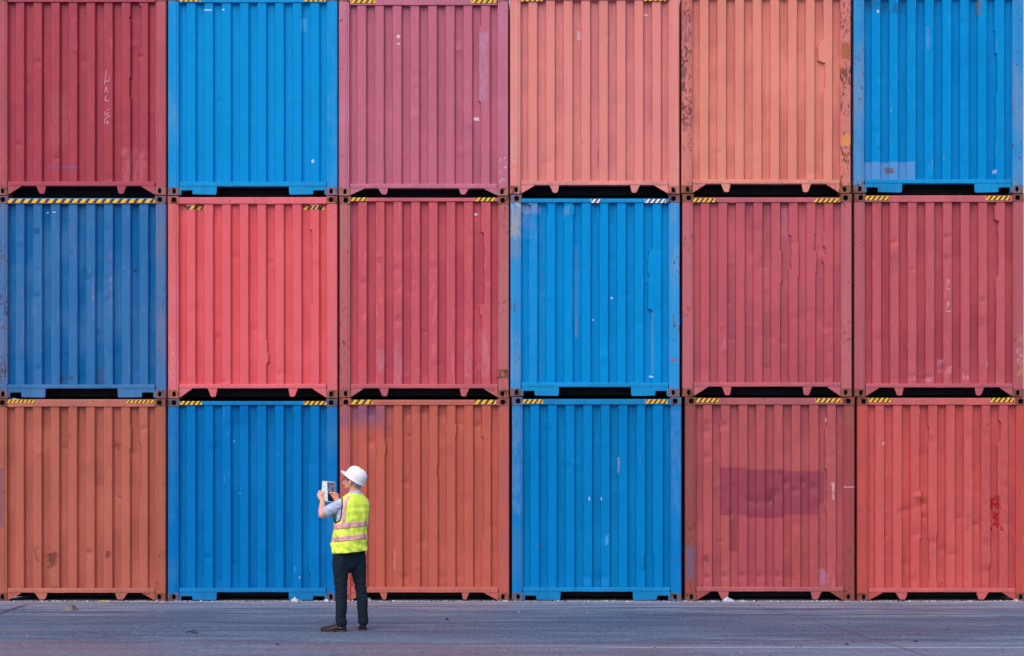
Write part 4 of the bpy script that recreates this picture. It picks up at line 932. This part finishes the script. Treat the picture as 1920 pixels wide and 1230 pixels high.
    for i in range(NZz):
        for k in range(NTt):
            t = 2*math.pi*(k+0.5)/NTt; z = z0+(z1-z0)*(i+0.5)/NZz
            if in_hole(t, z): continue
            k2 = (k+1) % NTt; mb.f.append((i*NTt+k, i*NTt+k2, (i+1)*NTt+k2, (i+1)*NTt+k)); mb.m.append(0)
    vest = mb.build('safety_vest', M['vest'], P, 180)
    m_ = vest.modifiers.new('t', 'SOLIDIFY'); m_.thickness = 0.003; m_.offset = -1
    for tc, hw in holes:
        mb = MB(); n_ = 60; rings = []
        cs = [tpt(tc+hw*1.02*math.cos(2*math.pi*i/n_), HZ+HH*1.02*math.sin(2*math.pi*i/n_), 0.006) for i in range(n_)]
        for i in range(n_):
            t = (cs[(i+1) % n_]-cs[i-1]).normalized(); a = t.cross(Vector((0.3, 0.2, 0.9))).normalized(); b = a.cross(t)
            rings.append([cs[i]+(a*math.cos(q)+b*math.sin(q))*0.0075 for q in [2*math.pi*j/8 for j in range(8)]])
        rings.append(rings[0]); mb.grid(rings, True); mb.build('arm_piping', M['trim'], vest, 180)
    def band(name, f, nu, nv):
        mb = MB(); mb.grid([[f(i/nu, j/nv) for i in range(nu+1)] for j in range(nv+1)])
        o = mb.build(name, M['tapecloth'], vest, 180); mm = o.modifiers.new('t', 'SOLIDIFY'); mm.thickness = 0.0015; return o
    for (za, zb) in ((1.158, 1.218), (1.018, 1.074)):
        band('reflective_band', lambda u, v: tpt(2*math.pi*u+1.57, za+(zb-za)*v, 0.0075), 168, 6)
    for tc in (math.radians(213), math.radians(327)):
        def fv(u, v, tc=tc):
            z = 1.215+(1.512-1.215)*v; cx, w, dd = tor(z); hwd = 0.026/max(0.1, w)
            tt = tc+(u-0.5)*2*hwd*1.0
            return tpt(tt, z, 0.0075)
        band('reflective_band', fv, 8, 50)
    # grey loops across the bands, and a dark seam
    for (za, zb, t) in ((1.158, 1.218, math.radians(291)), (1.018, 1.074, math.radians(295)), (1.018, 1.074, math.radians(196))):
        mb = MB(); mb.grid([[tpt(t+0.035*u-0.04*v, za+(zb-za)*v, 0.0105) for u in (-0.5, 0, 0.5)] for v in (0, 0.33, 0.67, 1)])
        o = mb.build('loop', M['liner_d'], vest, 180)
    # ---- trousers
    mb = MB()
    mb.chain([(-0.004, 0.0, 0.955), (-0.004, 0.0, 0.86), (-0.002, 0.0, 0.80)], [(0.112, 0.172), (0.118, 0.172), (0.105, 0.155)], 28, flat=(0.88, 0.47, 0))
    mb.chain([(-0.080, -0.055, 0.86), (-0.086, -0.060, 0.72), (-0.086, -0.062, 0.52), (-0.076, -0.072, 0.33), (-0.084, -0.075, 0.15), (-0.073, -0.075, 0.10)], [0.098, 0.094, 0.069, 0.064, 0.057, 0.060], 24)
    mb.chain([(0.082, 0.055, 0.86), (0.092, 0.060, 0.72), (0.113, 0.065, 0.52), (0.134, 0.064, 0.33), (0.144, 0.062, 0.15), (0.147, 0.062, 0.10)], [0.094, 0.090, 0.065, 0.061, 0.055, 0.058], 24)
    def tdisp(c):
        z = c.z; k = math.exp(-((z-0.50)/0.13)**2)+0.9*math.exp(-((z-0.12)/0.10)**2)+0.55*math.exp(-((z-0.80)/0.08)**2)
        a = mnoise.noise(Vector((c.x*6+z*5, c.y*6, z*26)))
        return 0.0035*mnoise.noise(Vector((c.x*9, c.y*9, z*7)))+k*0.011*(0.35-abs(a))*1.6+0.003*mnoise.noise(Vector((c.x*30, c.y*30, z*60)))
    tro = remesh(mb, 'trousers', M['trouser'], P, 0.006, 5, tdisp)
    mb = MB(); rows = [[tpt(2*math.pi*k/48, z, -0.026, 0) for k in range(48)] for z in (0.905, 0.945)]
    mb.grid(rows, True); mb.build('belt', M['leather'], tro, 60)
    # ---- shoes
    def shoe(heel, yaw, L=0.285):
        c, s = math.cos(yaw), math.sin(yaw); h = Vector(heel)
        def q(a, b, z): return (h.x+c*a-s*b, h.y+s*a+c*b, z)
        def halfw(t): return 0.0355+0.012*math.sin(min(1, max(0, (t-0.25)/0.75))*math.pi)**1.0-0.004*math.sin(min(1, t/0.5)*math.pi)
        mb = MB(); rings = []; N = 22
        for i in range(N+1):
            t = i/N; a = L*t
            w = halfw(t)*math.sqrt(max(0.02, 1-max(0, (t-0.80)/0.205)**2))*math.sqrt(max(0.06, 1-max(0, (0.09-t)/0.095)**2))
            hh = 0.078 if t < 0.28 else (0.078+(0.052-0.078)*(t-0.28)/0.30 if t < 0.58 else 0.052+(0.034-0.052)*(t-0.58)/0.42)
            hh *= math.sqrt(max(0.15, 1-max(0, (t-0.88)/0.14)**2)); hh *= 0.86 if t < 0.03 else 1
            b0 = 0.0155
            rings.append([q(a, w*math.cos(p)*(1.0 if math.sin(p) < 0.3 else 0.95), b0+(hh if math.sin(p) > 0 else 0.004)*max(-1, math.sin(p))) for p in [2*math.pi*k/20 for k in range(20)]])
        mb.loft(rings); sh = mb.build('shoe', M['leather'], P, 180)
        mb = MB(); out = []
        for i in range(N+1): t = i/N; out.append((L*1.012*t-0.002, (halfw(t)+0.004)*math.sqrt(max(0.02, 1-max(0, (t-0.80)/0.205)**2))*math.sqrt(max(0.25, 1-max(0, (0.09-t)/0.1)**2))))
        loop = [(a, b) for a, b in out]+[(a, -b) for a, b in reversed(out)]
        mb.loft([[q(a*0.998, b*0.97, 0.010) for a, b in loop], [q(a, b, 0.013) for a, b in loop], [q(a, b, 0.0165) for a, b in loop], [q(a*0.995, b*0.94, 0.0185) for a, b in loop]])
        hl = [(a, b) for a, b in loop if a < 0.085]
        mb.loft([[q(a, b, 0.0) for a, b in hl], [q(a, b*0.98, 0.011) for a, b in hl]])
        mb.loft([[q(a, b*0.95, 0.0 if a < 0.24 else 0.004) for a, b in loop if a > 0.12], [q(a, b*0.97, 0.011) for a, b in loop if a > 0.12]])
        mb.build('sole', M['sole'], sh, 30)
        mb = MB()
        for i in range(4): mb.chain([q(0.115+0.022*i, -0.016, 0.094-0.007*i), q(0.120+0.022*i, 0, 0.0985-0.0075*i), q(0.115+0.022*i, 0.016, 0.094-0.007*i)], [0.002, 0.002, 0.002], 6)
        mb.build('laces', M['frame'], sh, 180)
    shoe((-0.024, -0.080, 0), math.radians(176)); shoe((0.150, 0.010, 0), math.radians(100))
    # ---- the tablet: a thing of its own, held in the hands
    org = Vector((gx_, gy_, 0))+TC-Hh*HHT
    t = empty('tablet', tuple(org)); tag(t, 'white tablet computer held upright in both hands of the man', 'tablet')
    def slab(name, hw, hh, w0, w1, rad, mats, parent):
        mb = MB(); loop = []
        for (sx, sy, a0) in ((1, 1, 0), (-1, 1, 90), (-1, -1, 180), (1, -1, 270)):
            for i in range(6):
                a = math.radians(a0+18*i); loop.append((sx*(hw-rad)+rad*math.cos(a), sy*(hh-rad)+rad*math.sin(a)))
        rel = lambda u, v, w: (Wd*u+Hh*(v+HHT)+N_*w)
        mb.loft([[rel(u, v, w0) for u, v in loop], [rel(u, v, w1) for u, v in loop]])
        return mb.build(name, mats, parent, 30)
    slab('casing', HWD, HHT, -0.005, 0.004, 0.012, M['white_case'], t)
    n = NT('tablet_screen'); o = n.mapping(n.obj, rot=(0, 0, 0))
    rot = Matrix((Wd, Hh, N_)).to_euler()
    def dot(v):
        q = n.t.nodes.new('ShaderNodeVectorMath'); q.operation = 'DOT_PRODUCT'; n.put(q.inputs[0], n.obj); q.inputs[1].default_value = tuple(v); return q.outputs['Value']
    u = dot(Wd); v = dot(Hh)
    edge = n.math('ADD', -0.020, n.math('MULTIPLY', n.math('SUBTRACT', 0.2, v), 0.10))
    pic = n.ramp(n.math('SUBTRACT', u, edge), -0.002, 0.002)
    photo = n.mix(n.ramp(n.noise(n.obj, 26, 4), 0.4, 0.6), lin((66, 62, 96)), lin((120, 124, 160)))
    low = n.ramp(v, 0.085, 0.090, 1.0, 0.0)
    photo = n.mix(low, photo, lin((16, 18, 52)))
    glare = n.mix(n.ramp(n.noise(n.obj, 30, 3), 0.4, 0.6), lin((196, 212, 224)), lin((226, 236, 240)))  # pale left part: glare painted onto the screen
    col = n.mix(pic, glare, photo)
    n.put(n.b.inputs['Emission Color'], col); n.b.inputs['Emission Strength'].default_value = 0.25
    sm = n.fin(col, 0.15, 0.5)
    slab('screen', HWD-0.006, HHT-0.008, 0.0042, 0.0052, 0.006, sm, t)
build_person()

# ------------------------------------------------------------------ litter on the yard
def crumple(name, px, py, wpx, hpx, rgb, label, cat, seed, depth=0.12, group=None, kind=None):
    x, y = ground_xy(px, py); s = (py-HY)/CAM_H; w = wpx/s/2; h = hpx/s
    mb = MB(); rows = []; n1, n2 = 10, 14
    for i in range(n1+1):
        r = []
        for j in range(n2):
            a = 2*math.pi*j/n2; t = i/n1
            nz = 1+0.45*mnoise.noise(Vector((math.cos(a)*1.6, math.sin(a)*1.6, seed+t)))
            r.append((math.cos(a)*w*(1-t)*nz, math.sin(a)*depth*(1-t)*nz, h*(t**0.6)*(0.55+0.9*abs(mnoise.noise(Vector((math.cos(a)*3, t*4, seed))))) if i else 0.0))
        rows.append(r)
    mb.grid(rows, True); o = mb.build(name, simple(name+'_skin', rgb, 0.8, 0.2, 0.3, 40), None)
    o.location = (x, y, 0.0); tag(o, label, cat, group, kind); return o
crumple('crumpled_paper', 133, 1144, 26, 13, (120, 112, 104), 'crumpled grey brown paper lying on the yard before the brown orange container', 'litter', 1)
crumple('plastic_scrap', 553, 1127, 14, 9, (196, 200, 206), 'white plastic scrap by the left end of the deep blue container right bracket', 'litter', 2, 0.05)
crumple('plastic_scrap', 612, 1127, 12, 6, (190, 190, 196), 'small pale scrap at the foot of the deep blue container beside the man', 'litter', 3, 0.04)
crumple('stone', 692, 1127, 13, 8, (128, 126, 134), 'grey stone in the gap under the rust red container', 'stone', 4, 0.05)
crumple('plastic_bag', 1364, 1127, 24, 9, (168, 186, 204), 'pale bluish plastic bag under the left bracket of the patched burgundy container', 'litter', 5, 0.06)
crumple('plastic_scrap', 1392, 1128, 16, 4, (150, 178, 190), 'flat bluish scrap just right of the pale plastic bag', 'litter', 6, 0.05)
crumple('stone', 838, 1162, 8, 4, (44, 42, 50), 'small dark stone on the yard right of the man', 'stone', 7, 0.04)
crumple('stone', 1588, 1209, 8, 3.5, (40, 42, 54), 'small dark stone near the front of the yard below the patched burgundy container', 'stone', 8, 0.03)
crumple('stone', 1717, 1203, 8, 3.5, (36, 38, 50), 'small dark stone near the front of the yard below the battered red container', 'stone', 9, 0.03)
crumple('plastic_scrap', 1905, 1127, 10, 6, (180, 180, 188), 'pale scrap under the right end of the battered red container', 'litter', 10, 0.04)
def twig(px, py, pts, r, rgb, name, label, cat):
    x, y = ground_xy(px, py); mb = MB()
    for ln in pts: mb.chain([(a, b, c+r) for a, b, c in ln], [r*(1-0.5*i/len(ln)) for i in range(len(ln))], 7)
    o = mb.build(name, simple(name+'_bark', rgb, 0.9, 0.2, 0.3, 50), None, 60); o.location = (x, y, 0); tag(o, label, cat)
twig(357, 1187, [[(-0.06, 0.03, 0), (0.0, 0.0, 0.012), (0.06, -0.04, 0), (0.10, -0.05, 0)], [(0.0, 0, 0.01), (0.03, 0.05, 0.02), (0.07, 0.04, 0)]], 0.006, (40, 42, 56), 'twig', 'dark forked twig lying on the yard left of the man', 'twig')
twig(196, 1128.5, [[(-0.08, 0.02, 0.0), (0.0, 0.0, 0.004), (0.08, -0.03, 0)]], 0.008, (214, 170, 60), 'strap_piece', 'short yellow strap at the foot of the brown orange container', 'strap')
twig(520, 1209, [[(-0.02, 0.05, 0.0), (0.0, 0.0, 0.004), (0.03, -0.05, 0)]], 0.006, (40, 42, 56), 'leaf_stalk', 'small dark stalk on the front of the yard left of the man\'s shoe', 'stalk')

def grit():
    rnd = random.Random(8); mb = MB()
    for i in range(900):
        near = i < 560
        x = rnd.uniform(-8.6, 6.8); y = -0.02-abs(rnd.gauss(0, 0.10)) if near else rnd.uniform(-6.8, -0.3)
        r = rnd.uniform(0.004, 0.014)*(1.0 if near else 0.6); a0 = rnd.random()*6.28
        base = [(x+r*(0.8+0.5*rnd.random())*math.cos(a0+k*1.2566)*1.3, y+r*math.sin(a0+k*1.2566), 0.0) for k in range(5)]
        top = [(x+(p[0]-x)*0.55, y+(p[1]-y)*0.55, r*(0.7+0.5*rnd.random())) for p in base]
        mb.loft([base, top], rnd.choice((0, 0, 1, 2)) if near else rnd.choice((0, 1, 1)))
    o = mb.build('grit', [simple('pale_grit', (150, 148, 158), 0.9, 0.2, 0.2, 20), simple('dark_grit', (62, 66, 82), 0.9, 0.2, 0.2, 20), simple('white_grit', (190, 190, 200), 0.9, 0.2, 0.1, 20)])
    o['kind'] = 'stuff'
grit()
